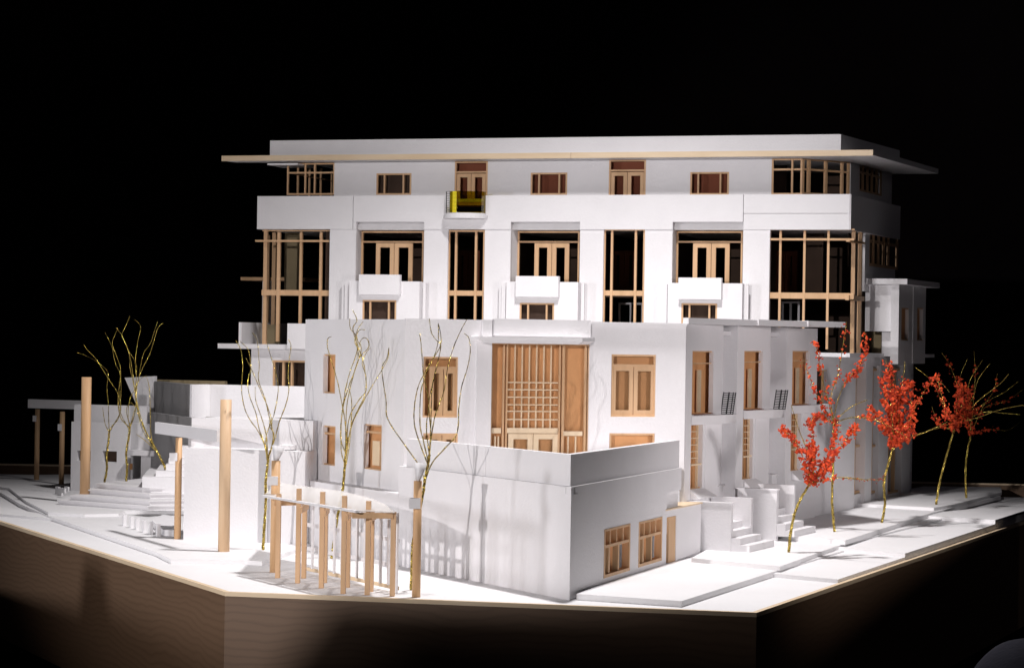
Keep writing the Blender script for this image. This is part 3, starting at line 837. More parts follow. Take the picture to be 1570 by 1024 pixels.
# entrance glazing, recessed
de = -.012
fo, (s0, s1, z0, z1) = window('entrance_glazing', FC, *ent, de, corner, ((771.5, .008), (776.5, .007), (857.5, .007), (863, .012), (897, .010)), (), .010, .012, CARD, .022, framebar=.008)
b = .0052
gx0, gx1 = hc(778, 600, de)[0], hc(855.5, 600, de)[0]
rows = [586.5, 597.5, 609, 620.5, 630.5, 643]
zr = [hc(817, y, de)[1] for y in rows]; zbtm = hc(817, 656, de)[1]
for i in range(1, 7):
    u = gx0 + (gx1 - gx0) * i / 7
    obj('grid_bar', MB().box(FC, u - b / 2, u + b / 2, de - .010, de - .001, zbtm, z1 - .01), STRIP, fo)
for z in zr:
    obj('grid_bar', MB().box(FC, gx0, gx1, de - .006, de + .003, z - b / 2, z + b / 2), STRIP, fo)
obj('transom', MB().box(FC, gx0, gx1, de - .012, de + .004, hc(817, 664, de)[1], zbtm), STRIP, fo)
obj('transom', MB().box(FC, hc(865.5, 600)[0], hc(895, 600)[0], de - .012, de + .003, hc(880, 668, de)[1], hc(880, 661, de)[1]), STRIP, fo)
obj('transom', MB().box(FC, hc(755, 600)[0], hc(770, 600)[0], de - .012, de + .003, hc(760, 664, de)[1], hc(760, 656, de)[1]), STRIP, fo)
for x in (871, 882.5, 759, 764): 
    u = hc(x, 690, de)[0]
    obj('mullion', MB().box(FC, u - .003, u + .003, de - .010, de - .001, z0 + .01, hc(880, 669, de)[1]), STRIP, fo)
door_pair(FC, 779, 665, 855, 720, de - .001, fo, .024, STRIP)
# tower roof sheets
bk = Vector((.35, 1.1, 0))
obj('tower_roof', MB().prism([PTL + Vector((.03, .03, 0)), PTR + Vector((-.02, .03, 0)), THd.P(THd.hit(1250, 600)[0], -.05, 0), Vector((1.2, 12.4, 0)), PL.P(a1, dT - .3, 0), PL.P(a1, dT - .03, 0)], zc_ - .05, zc_ - .03), WHITE, corner)
obj('roof_trim', MB().box(FC, hc(905, 495)[0], FC.len, .0006, .012, zc_ - .012, zc_ + .0005), WHITE, corner)

# row of townhouse bays along the right street
row = thing('townhouse_row', THd.P(.0, 0, .03), 'row of three narrow white bay fronts with stoops along the right street', 'building')
edges = [(1051, 1105), (1131.5, 1178), (1207, 1250)]
zR = THd.hit(1130, 499.5)[1]
gd = -.13
wx = [(1061, 1093.5), (1140.5, 1169), (1214.5, 1241)]
zbot = 0.0
for i, (x0, x1) in enumerate(edges):
    s0, s1 = THd.hit(x0, 620)[0], THd.hit(x1, 620)[0]
    y0 = 538; ys = (635, 628, 621)[i]; sl = (762, 748, 735)[i]; zs2 = (560 + 90, 645, 632)[i]
    up = THd.rect(wx[i][0], y0, wx[i][1], ys, 0)
    lo = THd.rect(wx[i][0] - 2, (648, 640, 632)[i], (1077, 1154, 1227)[i], (749, 734, 721)[i])
    sill = THd.rect((1058, 1139.5, 1213)[i], (749, 734, 721)[i], (1087, 1165, 1236)[i], (762, 747, 733)[i])
    bay = obj('bay_front', cells(THd, s0, s1, zbot, zR, [up, lo], -.022, 0), WHITE, row)
    xm = wx[i][0]
    # upper window: curved backing seen through tall opening
    wi, q = window('bay_window', THd, wx[i][0], y0, wx[i][1], ys, -.01, row, (), ((y0 + 19 - i * 2, .006),), .006, .010, CARD, .034)
    obj('inner_post', MB().box(THd, q[0] + .42 * (q[1] - q[0]), q[0] + .58 * (q[1] - q[0]), -.033, -.026, q[2] + .01, q[3] - .09), STRIP, wi)
    obj('floor_lip', MB().box(THd, q[0], q[1], -.033, .0, q[2] - .004, q[2] + .004), RUST, wi)
    wi, q = window('stair_window', THd, (1058, 1139.5, 1213)[i], (648, 640, 632)[i], (1077, 1154, 1227)[i], (749, 734, 721)[i], -.01, row, (), (), .006, .010, CARD, .03)
    um = (q[0] + q[1]) / 2 + .01
    obj('mullion', MB().box(THd, um - .003, um + .003, -.018, -.006, q[2], q[3]), STRIP, wi)
    obj('rail', MB().box(THd, q[0], q[1], -.018, -.005, q[2] + (q[3] - q[2]) * .37 - .004, q[2] + (q[3] - q[2]) * .37 + .004), STRIP, wi)
    for k in range(5):
        zz = q[2] + (q[3] - q[2]) * (.47 + .1 * k)
        obj('rail', MB().box(THd, q[0], um, -.018, -.007, zz - .002, zz + .002), STRIP, wi)
    # white jamb board right of the stair window
    obj('jamb', MB().box(THd, q[1] + .003, q[1] + .05, .0006, .003, q[2], q[3]), WHITE, row)
    # sloping sill
    u0_, u1_ = sill[0], sill[1]
    ss = MB(); zt_, zb_ = sill[3], sill[2]
    ss.add([THd.P(u0_, .001, zt_), THd.P(u1_ - .07, .001, zt_), THd.P(u1_, .045, zb_), THd.P(u0_, .045, zb_), THd.P(u0_, .001, zb_ - .003), THd.P(u1_, .001, zb_ - .003), THd.P(u1_, .045, zb_ - .003), THd.P(u0_, .045, zb_ - .003)],
           [(0, 1, 2, 3), (4, 7, 6, 5), (3, 2, 6, 7), (0, 3, 7, 4), (1, 5, 6, 2), (0, 4, 5, 1)])
    obj('sloping_sill', ss, WHITE, row)
    # side cheek of the bay, then the recess wall behind
    nx = THd.hit(edges[i + 1][0], 620)[0] if i < 2 else s1 + .12
    obj('bay_cheek', MB().box(THd, s1 + .0003, s1 + .022, gd, 0, zbot, zR), WHITE, row)
    if i < 2: obj('bay_cheek', MB().box(THd, nx - .022, nx - .0003, gd, 0, zbot, zR), WHITE, row)
    obj('recess_wall', MB().box(THd, s1 + .0225, nx - .0225, gd - .02, gd, zbot, zR), WHITE, row)
    # balcony slab with corner guard
    bz1 = (THd.hit(1095, 637.0, .05)[1], THd.hit(1170, 629, .05)[1], THd.hit(1235, 622, .05)[1])[i]
    e0 = THd.hit((1059.5, 1139.5, 1213)[i], 640, .0)[0]
    sl_ = obj('balcony_slab', MB().prism([THd.P(e0, .002, 0), THd.P(s1 - .06, .05, 0), THd.P(s1 + .10, .05, 0), THd.P(min(nx, s1 + .2), .002, 0)], bz1 - .042, bz1), WHITE, row)
    # black ladder-like guard
    if i < 2:
        gx = (1105, 1186)[i]; gy0, gy1 = ((602, 635), (596.5, 627.5))[i]
        pA = AT(gx, gy1, THd.P(s1, .05, 0).y + .03); gw = .062; Z = Vector((.012, 0, (gy1 - gy0) * .0031))
        lad = thing('balcony_guard', pA, ('black slatted guard leaning on the first bay balcony beside the chamfer wall', 'black slatted guard leaning on the middle bay balcony of the row')[i], 'guard rail', 'black slatted guards on the bay balconies')
        ax = Vector((.9, -.35, 0)) * gw; az = Vector((.014, .01, (gy1 - gy0) * 11.3 / 3500))
        for t in (0, .45, .8, 1): obj('upright', MB().bar(pA + ax * t, pA + ax * t + az, .0045 if t not in (.45,) else .007), BLACKM, lad)
        for k in range(12):
            q0 = pA + az * (k + .4) / 12
            obj('rung', MB().bar(q0, q0 + ax, .0036, .0042), BLACKM, lad)
# zig-zag roof overhang along the row
zo = zR + .0006
oh = MB()
xo = [THd.hit(1052, 497)[0] - .04]
pts_in = []; 
def po(u, d): return THd.P(u, d, 0)
sa = THd.hit(1050, 560)[0]; s3 = THd.hit(1250, 560)[0]
e1_ = [THd.hit(x, 560)[0] for pr in edges for x in pr]
oa = THd.P(sa, .015, 0); ob_ = AT(1288, 500, 11.75); ob_.z = 0; od = (ob_ - oa); on = Vector((od.y, -od.x, 0)).normalized()
for k, (t0, t1, off) in enumerate(((.0, .42, .0), (.421, .74, .012), (.741, 1.0, .024))):
    p_, q_ = oa + od * t0 + on * off, oa + od * t1 + on * (off + .006)
    u0_, u1_ = THd.hit(*(0, 0))[0] if False else sa + (e1_[5] - sa) * t0, sa + (e1_[5] + .06 - sa) * t1
    obj('overhang', MB().prism([THd.P(u0_, -.012 if k == 0 else -.3, 0), p_, q_, THd.P(u1_, -.3, 0)], zo + .002 * k, zo + .028 + .002 * k), WHITE, row)
for i in range(2):
    s1 = e1_[1 + 2 * i]; 
    obj('overhang_block', MB().box(THd, s1 + .03, s1 + .1, gd + .001, gd + .06, zR - .05, zR - .0006), WHITE, row)
# stoops
for i, (xl, xc, xr, yt, yb) in enumerate(((1097, 1120, 1154, 769, 845), (1174, 1190, 1219, 748, 822))):
    zg_ = (S2, S3)[i]
    s_in = THd.hit(edges[i][1], 780)[0] - .02
    st = thing('stoop', THd.P(s_in + .1, .1, zg_), ('white boxed stoop with steps between the first and second bay of the row', 'white boxed stoop with steps between the middle and last bay of the row')[i], 'stoop', 'entrance stoops of the townhouse row')
    F4 = Frame(G(xc, yb, zg_), ang=25); F4.n = Vector((F4.a.y, -F4.a.x))
    sr = F4.hit(xr, 800)[0]; wL = .20
    zt = F4.hit(xc, yt + 4)[1]
    obj('stoop_wall', MB().box(F4, .0, .03, -wL, .0, zg_ - .05, zt), WHITE, st)
    obj('stoop_wall', MB().box(F4, .0303, sr - .022, -wL, -.10, zg_ - .05, zt - .075), WHITE, st)
    obj('stoop_wall', MB().box(F4, sr - .0215, sr, -wL, .0, zg_ - .05, zt + .012), WHITE, st)
    obj('cap', MB().box(F4, -.004, .034, -wL - .01, .004, zt + .0003, zt + .006), WHITE, st)
    z4 = zg_
    for k in range(4):
        d_ = .09 - .045 * k
        if k < 2: obj('step', MB().box(F4, .004 + .0 * k, sr + .055 - .055 * k - .002, d_ - .046 if k < 3 else -.098, d_, z4 + .0004, z4 + .031 + .03 * k), WHITE, st)
        else: obj('step', MB().box(F4, .0306, sr - .022, -.0995, d_, z4 + .0004, z4 + .031 + .03 * k), WHITE, st)
    # small gate box above the stoop
    u = F4.hit((1108, 1190)[i], 745, -wL)[0]; zz = F4.hit(xc, (744, 729)[i], -wL)[1]
    obj('gate_box', MB().box(F4, u - .03, u + .04, -wL - .06, -wL - .012, zt - .01, zz), WHITE, st)
    obj('gate_top', MB().box(F4, u - .035, u + .06, -wL - .065, -wL - .008, zz + .0003, zz + .008), WHITE, st)
# wall between the podium and the first stoop with a narrow timber door
FD = Frame(THd.P(-1.63, .10, 0), to=THd.P(-1.15, .075, 0)); FD.n = Vector((FD.a.y, -FD.a.x))
zd = FD.hit(1040, 779)[1]
obj('low_wall', MB().box(FD, FD.hit(1037, 800)[0], FD.len + .02, -.03, 0, .0, zd), WHITE, corner)
obj('low_wall', MB().box(FD, -.02, FD.hit(1037, 800)[0] - .0003, -.03, 0, FD.hit(1031, 791)[1], zd), WHITE, corner)
obj('low_wall_cap', MB().box(FD, -.03, FD.hit(1076, 778)[0], -.10, .004, zd + .0003, zd + .006), STRIP, corner)
obj('side_door', MB().box(FD, FD.hit(1026, 830)[0] + .004, FD.hit(1036.5, 830)[0], -.02, -.004, .0, FD.hit(1031, 792)[1]), WOOD, corner)
obj('podium_return', MB().box(PR, sPb - .03, sPr - .002, -.10, -.07, .0, zm - .031), WHITE, corner)


# ================================================================== LEFT: walls, stairs, plaza buildings
mass = thing('plaza_block', (-1.2, 11.2, PZ), 'plain white stepped block with curved roof parapet left of the corner building', 'building')
KB = Frame(G(281, 827, PZ), to=G(409, 832, PZ)); KA_D = .12
x = lambda fr, px, py, d=0: fr.hit(px, py, d)
obj('lower_block', MB().box(KB, 0, x(KB, 409, 760)[0], -.35, 0, PZ, x(KB, 345, 688)[1]), WHITE, mass)
obj('slot_panel', MB().box(KB, x(KB, 409.5, 760)[0], x(KB, 431, 760)[0], -.35, -.015, PZ, x(KB, 420, 690)[1]), WHITE, mass)
obj('pier_panel', MB().box(KB, x(KB, 432, 760)[0], x(KB, 467, 760)[0], -.35, .0, PZ, x(KB, 450, 692)[1]), WHITE, mass)
obj('slot_head', MB().box(KB, x(KB, 420, 760)[0], x(KB, 440, 760)[0], -.35, -.045, x(KB, 420, 690)[1] + .0005, x(KB, 420, 683)[1]), WHITE, mass)
zA = x(KB, 380, 642.5, -.12)[1]
p = [KB.P(x(KB, 294, 660, -.12)[0], -.12, 0), KB.P(x(KB, 480, 660, -.12)[0], -.12, 0), KB.P(x(KB, 480, 660, -.12)[0], -1.15, 0), KB.P(x(KB, 380, 660, -.12)[0], -1.15, 0)]
obj('upper_block', MB().prism(p, PZ, zA), WHITE, mass)
obj('upper_block_edge', MB().box(KB, x(KB, 289, 660, -.14)[0], x(KB, 294, 660, -.12)[0] - .0005, -.3, -.14, PZ, zA - .05), WHITE, mass)
dpz = -1.15
zq1, zq0 = x(KB, 400, 591, dpz)[1], x(KB, 400, 632, dpz)[1] - .03
obj('roof_parapet', MB().box(KB, x(KB, 323, 600, dpz)[0], x(KB, 480, 600, dpz)[0], dpz - .03, dpz - .002, zq0, zq1), WHITE, mass)
cur = []
for k in range(9):
    t = math.pi / 2 * k / 8
    cur.append((x(KB, 323, 600, dpz)[0] - .0005 - .05 * math.sin(t), dpz - .002 + .14 * (1 - math.cos(t))))
for k in range(8):
    a, b_ = KB.P(*cur[k], 0), KB.P(*cur[k + 1], 0)
    off = Vector((.0, -.026, 0)) if k == 0 else Vector((0, 0, 0))
cm = MB(); inn_ = [(u - .02, d - .022) for u, d in cur]
cm.prism([KB.P(u, d, 0) for u, d in cur] + [KB.P(u, d, 0) for u, d in inn_[::-1]], zq0, zq1)
obj('parapet_end', cm, WHITE, mass)

lb = thing('rear_left_building', (-2.6, 13.9, W2), 'low grey white building with two small square windows behind the timber column', 'building')
K1 = Frame(G(108, 752, W2), to=G(225, 757, W2))
zk = x(K1, 165, 648)[1]
hk = [K1.rect(118, 691, 139, 706.5), K1.rect(157.5, 691.5, 179, 708)]
obj('wall', cells(K1, 0, x(K1, 197, 700)[0], W2, zk, hk, -.03, 0), WHITE, lb)
obj('wall_end', MB().box(K1, 0, .03, -.9, -.0305, W2, zk), WHITE, lb)
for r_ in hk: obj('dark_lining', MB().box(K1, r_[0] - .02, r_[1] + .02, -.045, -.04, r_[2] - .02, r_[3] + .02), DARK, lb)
obj('upper_wall', MB().box(K1, x(K1, 113.5, 640, -.05)[0], x(K1, 226, 640, -.05)[0], -.08, -.05, zk - .05, x(K1, 165, 621, -.05)[1]), WHITE, lb)
obj('upper_wall', MB().box(K1, x(K1, 197.5, 660)[0], x(K1, 228, 660)[0], -.049, -.02, x(K1, 205, 697)[1], zk + .0), WHITE, lb)
# opening and small canopy box on the right
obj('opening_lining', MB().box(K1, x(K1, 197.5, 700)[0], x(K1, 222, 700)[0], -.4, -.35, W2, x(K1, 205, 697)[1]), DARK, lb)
obj('canopy_box', MB().box(K1, x(K1, 200, 690, .05)[0], x(K1, 240, 690, .05)[0], -.06, .08, x(K1, 215, 698, .05)[1], x(K1, 215, 690, .05)[1]), WHITE, lb)
obj('cheek_wall', MB().box(K1, x(K1, 216, 715)[0], x(K1, 241, 715)[0], -.1, .0, W2, x(K1, 215, 698.5)[1]), WHITE, lb)
obj('notice_card', MB().box(K1, x(K1, 196.5, 715, -.02)[0], x(K1, 202, 715, -.02)[0], -.03, -.015, x(K1, 200, 720)[1], x(K1, 200, 711)[1]), CARD, lb)
# tall sloped panel and dark receding walls
pz = [K1.hit(191, 579, -.2), K1.hit(237, 576.5, -.2), K1.hit(237, 650, -.2), K1.hit(222, 650, -.2)]
obj('sloped_panel', MB().plate(K1, pz, -.23, -.2), WHITE, lb)
q0 = K1.P(K1.hit(236, 600, -.2)[0], -.2, 0)
rw = thing('receding_walls', (-2.2, 13.6, .3), 'shaded tall wall running back beside the stair of the plaza', 'wall')
eb = AT(299, 640, 13.1)
K2 = Frame((eb.x, eb.y), to=(q0.x, q0.y)); 
zt_ = 1 + ray(297, 590)[1] * 13.1; zb_ = 1 + ray(297, 645)[1] * 13.1
obj('tall_wall', MB().box(K2, 0, K2.len, -.04, 0, zb_, zt_), WALL_SHADE, rw)
ebl = AT(293, 645, 13.0); qb = K1.P(K1.hit(227, 640, -.05)[0], -.05, 0)
K3 = Frame((ebl.x, ebl.y), to=(qb.x, qb.y))
z3 = 1 + ray(293, 640)[1] * 13.0
obj('low_wall', MB().box(K3, 0, K3.len, -.03, 0, W2, z3), WALL_SHADE, rw)
# white end step
KE = Frame((eb.x, eb.y), to=(eb.x + 1, eb.y + .05))
obj('end_block', MB().box(KE, .0, KE.hit(314, 620)[0], -.1, .0, .3, KE.hit(308, 615)[1]), WHITE, rw)
obj('end_board', MB().box(KE, -.003, KE.hit(303, 600)[0], .0006, .025, .3, zt_ + .002), WHITE, rw)
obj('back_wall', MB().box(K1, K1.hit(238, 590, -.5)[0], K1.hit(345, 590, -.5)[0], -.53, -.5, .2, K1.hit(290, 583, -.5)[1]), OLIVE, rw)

# plaza stairs: four stacked sheets
stairs = thing('plaza_stair', G(165, 780, W2), 'broad low white steps fanning out in front of the round timber column', 'stairs')
lines = [((87.5, 766), (226, 775)), ((106, 759), (228, 767)), ((127, 749.5), (229, 757)), ((146, 741), (229.5, 748))]
for k, (a, b_) in enumerate(lines):
    z1 = W2 + .027 * (k + 1); z0 = W2 + .0004 + .027 * k
    p, q = G(*a, z1), G(*b_, z1)
    r_ = q + Vector((.21, .10, 0)) + Vector((0, 0, 0))
    sheetp = [p, q, r_, r_ + Vector((.25, 1.3, 0)), p + Vector((.18, .9 - .12 * k, 0))]
    obj('riser', MB().prism([v + Vector((.005, .013, 0)) for v in sheetp], z0, z1 - .0075), WHITE, stairs)
    obj('step', MB().prism(sheetp, z1 - .0072, z1), WHITE, stairs)
up = thing('upper_stair', G(250, 735, W2), 'narrow white flight climbing beside the plain block behind the leaning wire tree', 'stairs')
tr = [(200, 893), (307, 845), (390, 792), (411, 745), (520, 645), (566, 560)]
for k, (a, b_) in enumerate(tr):
    px, py = 180 + a / 5.233, 560 + b_ / 5.233
    z1 = W2 + .108 + .033 * (k + 1)
    Dk = 12.7 + .07 * k; p = AT(px, py, Dk); z1 = p.z; q = Vector((KB.P(.25, 0, 0).x, p.y - .02))
    obj('step', MB().prism([p, q, q + Vector((.1, 1.0)), Vector((p.x - .1, p.y + .9))], W2 + .05, z1), WHITE, up)

# bollards and bench blocks
for k, (bx, by, ty) in enumerate(((193, 806, 789), (204, 809, 791.5), (212.6, 812, 794), (223.8, 816, 797.5), (233.8, 819, 800.5), (245, 822.5, 803.5))):
    p = G(bx, by, PZ); h = (by - ty) * p.y / FPX
    F = Frame((p.x, p.y), to=(p.x + .5, p.y + .3))
    pos = ['first bollard from the stair', 'second bollard from the stair', 'third bollard from the stair', 'third bollard from the slim column', 'second bollard from the slim column', 'bollard nearest the slim column'][k]
    obj('bollard', MB().box(F, -.013, .004, -.02, .0, PZ + .0004, PZ + h), WHITE, label='small white slab ' + pos + ' in the row on the plaza', cat='bollard', group='row of small white bollards on the plaza')
rmp = MB(); pr_ = [G(232, 806, PZ), G(250, 821, PZ), G(266, 822, PZ), G(270, 800, PZ), G(250, 797, PZ)]
rmp.prism(pr_, PZ + .0004, PZ + .03)
obj('planter_block', rmp, WHITE, label='low white wedge block beside the slim timber column at the plaza', cat='planter')
for k, (bx, by) in enumerate(((91, 758), (95.5, 760), (100, 763), (105, 760.5))):
    p = G(bx, by, W2)
    F = Frame((p.x, p.y), to=(p.x + .5, p.y + .35))
    o = obj('bench_block', MB().box(F, -.006, .006, -.05, .0, W2 + .0004 if k < 2 else .0632, W2 + .045 + (.01 if k > 1 else 0)), WHITE, label='thin upright white block, ' + ('outermost', 'second', 'third', 'innermost')[k] + ' of the four at the foot of the plaza steps', cat='bench', group='upright white blocks beside the plaza steps')

# ------------------------------------------------------------------ round columns, beams and signs


def column(x, yb, zb, D_r, yt, label, m=DOWEL, r=None, group=None, sign=None, cap=None, lean=0):
    p = G(x, yb, zb); zt = 1 + ray(x, yt)[1] * p.y
    t = thing('timber_column', p, label, 'column', group)
    top = Vector((p.x + lean, p.y, zt))
    obj('shaft', MB().cyl(p + Vector((0, 0, .0004)), top, r, r * .97, 22), m, t)
    if sign:
        x0, y0, x1, y1 = sign
        f = Frame((p.x, p.y - r), to=(p.x + 1, p.y - r + .12))
        obj('sign_box', MB().box(f, f.hit(x0, y0)[0], f.hit(x1, y0)[0], -.01, .025, f.hit(x, y1)[1], f.hit(x, y0)[1]), WHITE, t)
    if cap:
        zc2 = 1 + ray(x, cap)[1] * p.y
        obj('cap_lamp', MB().cyl(top + Vector((0, 0, .0005)), Vector((top.x + .01, top.y, zc2)), r * .55, r * 1.5, 4), WHITE, t)
    return t, p, top


_, c1p, c1t = column(343, 845, PZ, 0, 612.5, 'thick tall pale timber column left of the corner building carrying the nearer white beam', POST, .0265)
_, c2p, c2t = column(272, 826, PZ, 0, 671, 'slim timber column under the free end of the nearer white beam', DOWEL, .0165, sign=(260, 694, 272, 706))
_, c3p, c3t = column(130, 757, W2 + .054, 0, 578, 'thick tall timber column rising from the plaza steps beside the farther white beam', DOWEL, .0285)
_, c4p, c4t = column(94, 742.5, W2, 0, 631, 'slim timber column with white sign box nearest the broad steps under the farther beam', DOWEL, .0165, sign=(89, 650, 95, 660), group=None)
_, c5p, c5t = column(56, 735.5, W2, 0, 627, 'slim dim timber column farthest left under the farther white beam', DOWEL, .0165, sign=(50.5, 637, 56, 646))
column(420.5, 877, 0, 0, 706, 'square looking timber post with white sign box at the left end of the pergola', DOWEL, .0195, sign=(411, 730, 426, 743), cap=684)
column(638, 915, 0, 0, 737, 'timber lamp post with white sign box right of the pergola before the podium wall', DOWEL, .0165, sign=(627, 763, 644, 779), cap=710)
FB = Frame((c1p.x, c1p.y - .02), to=(c2p.x, c2p.y - .02))
lo_, hi_ = FB.hit(240, 660)[0], FB.hit(335, 664)[0]
zz1, zz0 = FB.hit(288, 653)[1], FB.hit(288, 671)[1]
obj('white_beam', MB().box(FB, min(lo_, hi_), max(lo_, hi_), -.008, .008, zz0, zz1), WHITE, label='long white board beam fixed to the thick column nearer the camera', cat='beam', group='white beams across the timber columns')
FB2 = Frame((c4p.x, c4p.y - .02), to=(c5p.x, c5p.y - .02))
FB2 = Frame((c4p.x, c4p.y), to=(c4p.x - 1, c4p.y + .35))
l2, r2 = FB2.hit(44, 619)[0], FB2.hit(125, 620)[0]
zz1, zz0 = FB2.hit(88, 613)[1], FB2.hit(88, 626.5)[1]
obj('white_beam', MB().box(FB2, min(l2, r2), max(l2, r2), -.01, .01, zz0, zz1), WHITE, label='white board beam on the far left columns, away from the camera', cat='beam', group='white beams across the timber columns')

# ------------------------------------------------------------------ pergola
perg = thing('pergola', G(510, 900), 'small pale timber pergola with white lattice and thin roof at the front edge', 'pergola')
front = [(425, 886, 757), (455.7, 894, 749), (492, 901.5, 754), (525.5, 910, 760), (562.5, 912, 768), (601, 914, 785)]
ZR = .327
pw_ = .0185
fp = []
for k, (px, yb, yt) in enumerate(front):
    p = G(px, yb); zt = 1 + ray(px, yt)[1] * p.y; fp.append(p)
    f = Frame((p.x, p.y), to=(p.x + 1, p.y - .1))
    obj('post', MB().box(f, -pw_ / 2, pw_ / 2, -pw_, 0, .0004, zt), WOOD, perg)
bp = []
for k, (px, yb) in enumerate(((465, 886.5), (497, 893.5), (532, 900.5), (568, 907))):
    p = G(px, yb); bp.append(p); f = Frame((p.x, p.y), to=(p.x + 1, p.y - .1))
    obj('post', MB().box(f, -pw_ / 2, pw_ / 2, -pw_, 0, .0004, ZR - .002 + .0), WOOD, perg)
for k in range(4):
    a = fp[k + 1] + Vector((0, 0, ZR - .03)); b_ = bp[k] + Vector((0, 0, ZR - .03)); dd3 = (b_ - a)
    obj('cross_beam', MB().bar(a - dd3.normalized() * .02 + Vector((.012, 0, 0)), b_ + dd3.normalized() * .02 + Vector((.012, 0, 0)), .010, .024), WOOD, perg)
obj('edge_beam', MB().bar(fp[0] + Vector((-.02, .03, ZR - .02)), fp[0] + Vector((.10, .1, ZR - .02)), .010, .022), WOOD, perg)
obj('edge_beam', MB().bar(fp[5] + Vector((.0, .0, ZR - .015)), G(540, 790, ZR - .015), .010, .022), WOOD, perg)
rf = [G(404, 760, ZR), G(548, 784, ZR), G(562, 784, ZR), G(605, 786, ZR), G(590, 774, ZR), G(566, 764, ZR), G(525, 754, ZR), G(465, 746, ZR), G(428, 741, ZR)]
obj('roof_sheet', MB().prism(rf, ZR, ZR + .004), CREAM, perg)
obj('roof_edge', MB().bar(G(404, 760, ZR + .003) + Vector((0, -.003, 0)), G(548, 784, ZR + .003) + Vector((0, -.003, 0)), .016, .009), WHITE, perg)
# lattice
L0, L1 = G(469, 878.5, .0), G(609, 909, .0)
FLt = Frame(L0, to=L1)
zl0, zl1 = .012, ZR - .012
obj('lattice_rail', MB().box(FLt, 0, FLt.len, -.008, .0, zl0, zl0 + .014), STRIP, perg)
for zz in (.105, .205):
    obj('lattice_rail', MB().box(FLt, 0, FLt.len, -.006, .0, zz - .008, zz + .008), WHITE, perg)
n = 13
for k in range(n):
    u = FLt.len * k / (n - 1)
    obj('lattice_bar', MB().box(FLt, u - .0062, u + .0062, .0004, .008, zl0 + .014 if k % 3 else .0004, zl1), WHITE, perg)

# ------------------------------------------------------------------ wire trees


def smooth(pts, n=5):
    P = [pts[0]] + pts + [pts[-1]]; out = []
    for i in range(1, len(P) - 2):
        for k in range(n):
            t = k / n; a, b_, c, d = P[i - 1], P[i], P[i + 1], P[i + 2]
            out.append(.5 * ((2 * b_) + (c - a) * t + (2 * a - 5 * b_ + 4 * c - d) * t * t + (3 * b_ - a - 3 * c + d) * t ** 3))
    out.append(P[-2]); return out


def crumb(mb, c, r):
    """crumpled tuft: a deformed octahedron-like bit"""
    n = 6; vs = []
    for k in range(n):
        v = Vector([(1, 0, 0), (-1, 0, 0), (0, 1, 0), (0, -1, 0), (0, 0, 1), (0, 0, -1)][k])
        vs.append(c + (v + Vector([random.uniform(-.6, .6) for _ in range(3)])) * r * random.uniform(.5, 1.2))
    mb.add(vs, [(0, 2, 4), (2, 1, 4), (1, 3, 4), (3, 0, 4), (2, 0, 5), (1, 2, 5), (3, 1, 5), (0, 3, 5)])


def tree(conv, trunk, branches, zb, label, cat='wire tree', leafy=None, group=None, rw=.0022, trw=.0078, spread=.22):
    T_ = [conv(*q) for q in trunk]; base_ = G(*T_[0], zb); D = base_.y
    t = thing('wire_tree', base_, label, cat, group)
    tp = smooth([AT(a, b_, D) for a, b_ in T_], 7)
    tp[0] = base_ + Vector((0, 0, .0004))
    m = len(tp)
    for w_ in range(3):
        mb = MB(); pts = []; rr = []
        for i, p in enumerate(tp):
            ph = i * .55 + w_ * 2.1; rad = trw * .42
            pts.append(p + Vector((math.cos(ph) * rad, math.sin(ph) * rad, .0)))
            rr.append(trw * .55 * (1 - .35 * i / m) * random.uniform(.85, 1.15))
        obj('trunk', mb.tube(pts, rr, 6), GOLD, t)
    fol = MB()
    for bi, br in enumerate(branches):
        leaf = leafy
        if isinstance(br, dict): leaf = br.get('leaf', leafy); br = br['p']
        B_ = [conv(*q) for q in br]
        jit = random.uniform(-spread, spread); nb = len(B_)
        pts = smooth([AT(a, b_, D + jit * (i / max(nb - 1, 1)) ** 1.0 + (random.uniform(-.02, .02) if i else 0)) for i, (a, b_) in enumerate(B_)], 6)
        mb = MB(); L_ = len(pts)
        obj('branch', mb.tube(pts, [rw * (1.15 - .5 * i / L_) * random.choice((.8, 1, 1, 1.25)) for i in range(L_)], 5), GOLD, t)
        if leaf:
            lo, hi, den, rad = leaf
            tot = int(L_ * den * .62)
            for _ in range(tot):
                f = lo + (hi - lo) * random.random(); i = min(int(f * (L_ - 1)), L_ - 2); p = pts[i].lerp(pts[i + 1], random.random())
                r = rad * random.choice((.3, .4, .5, .6, .7, .7, 1.1))
                crumb(fol, p + Vector([random.gauss(0, rad * .9) for _ in range(3)]), r)
    if fol.v: obj('foliage', fol, LEAF, t, kind='stuff')
    return t


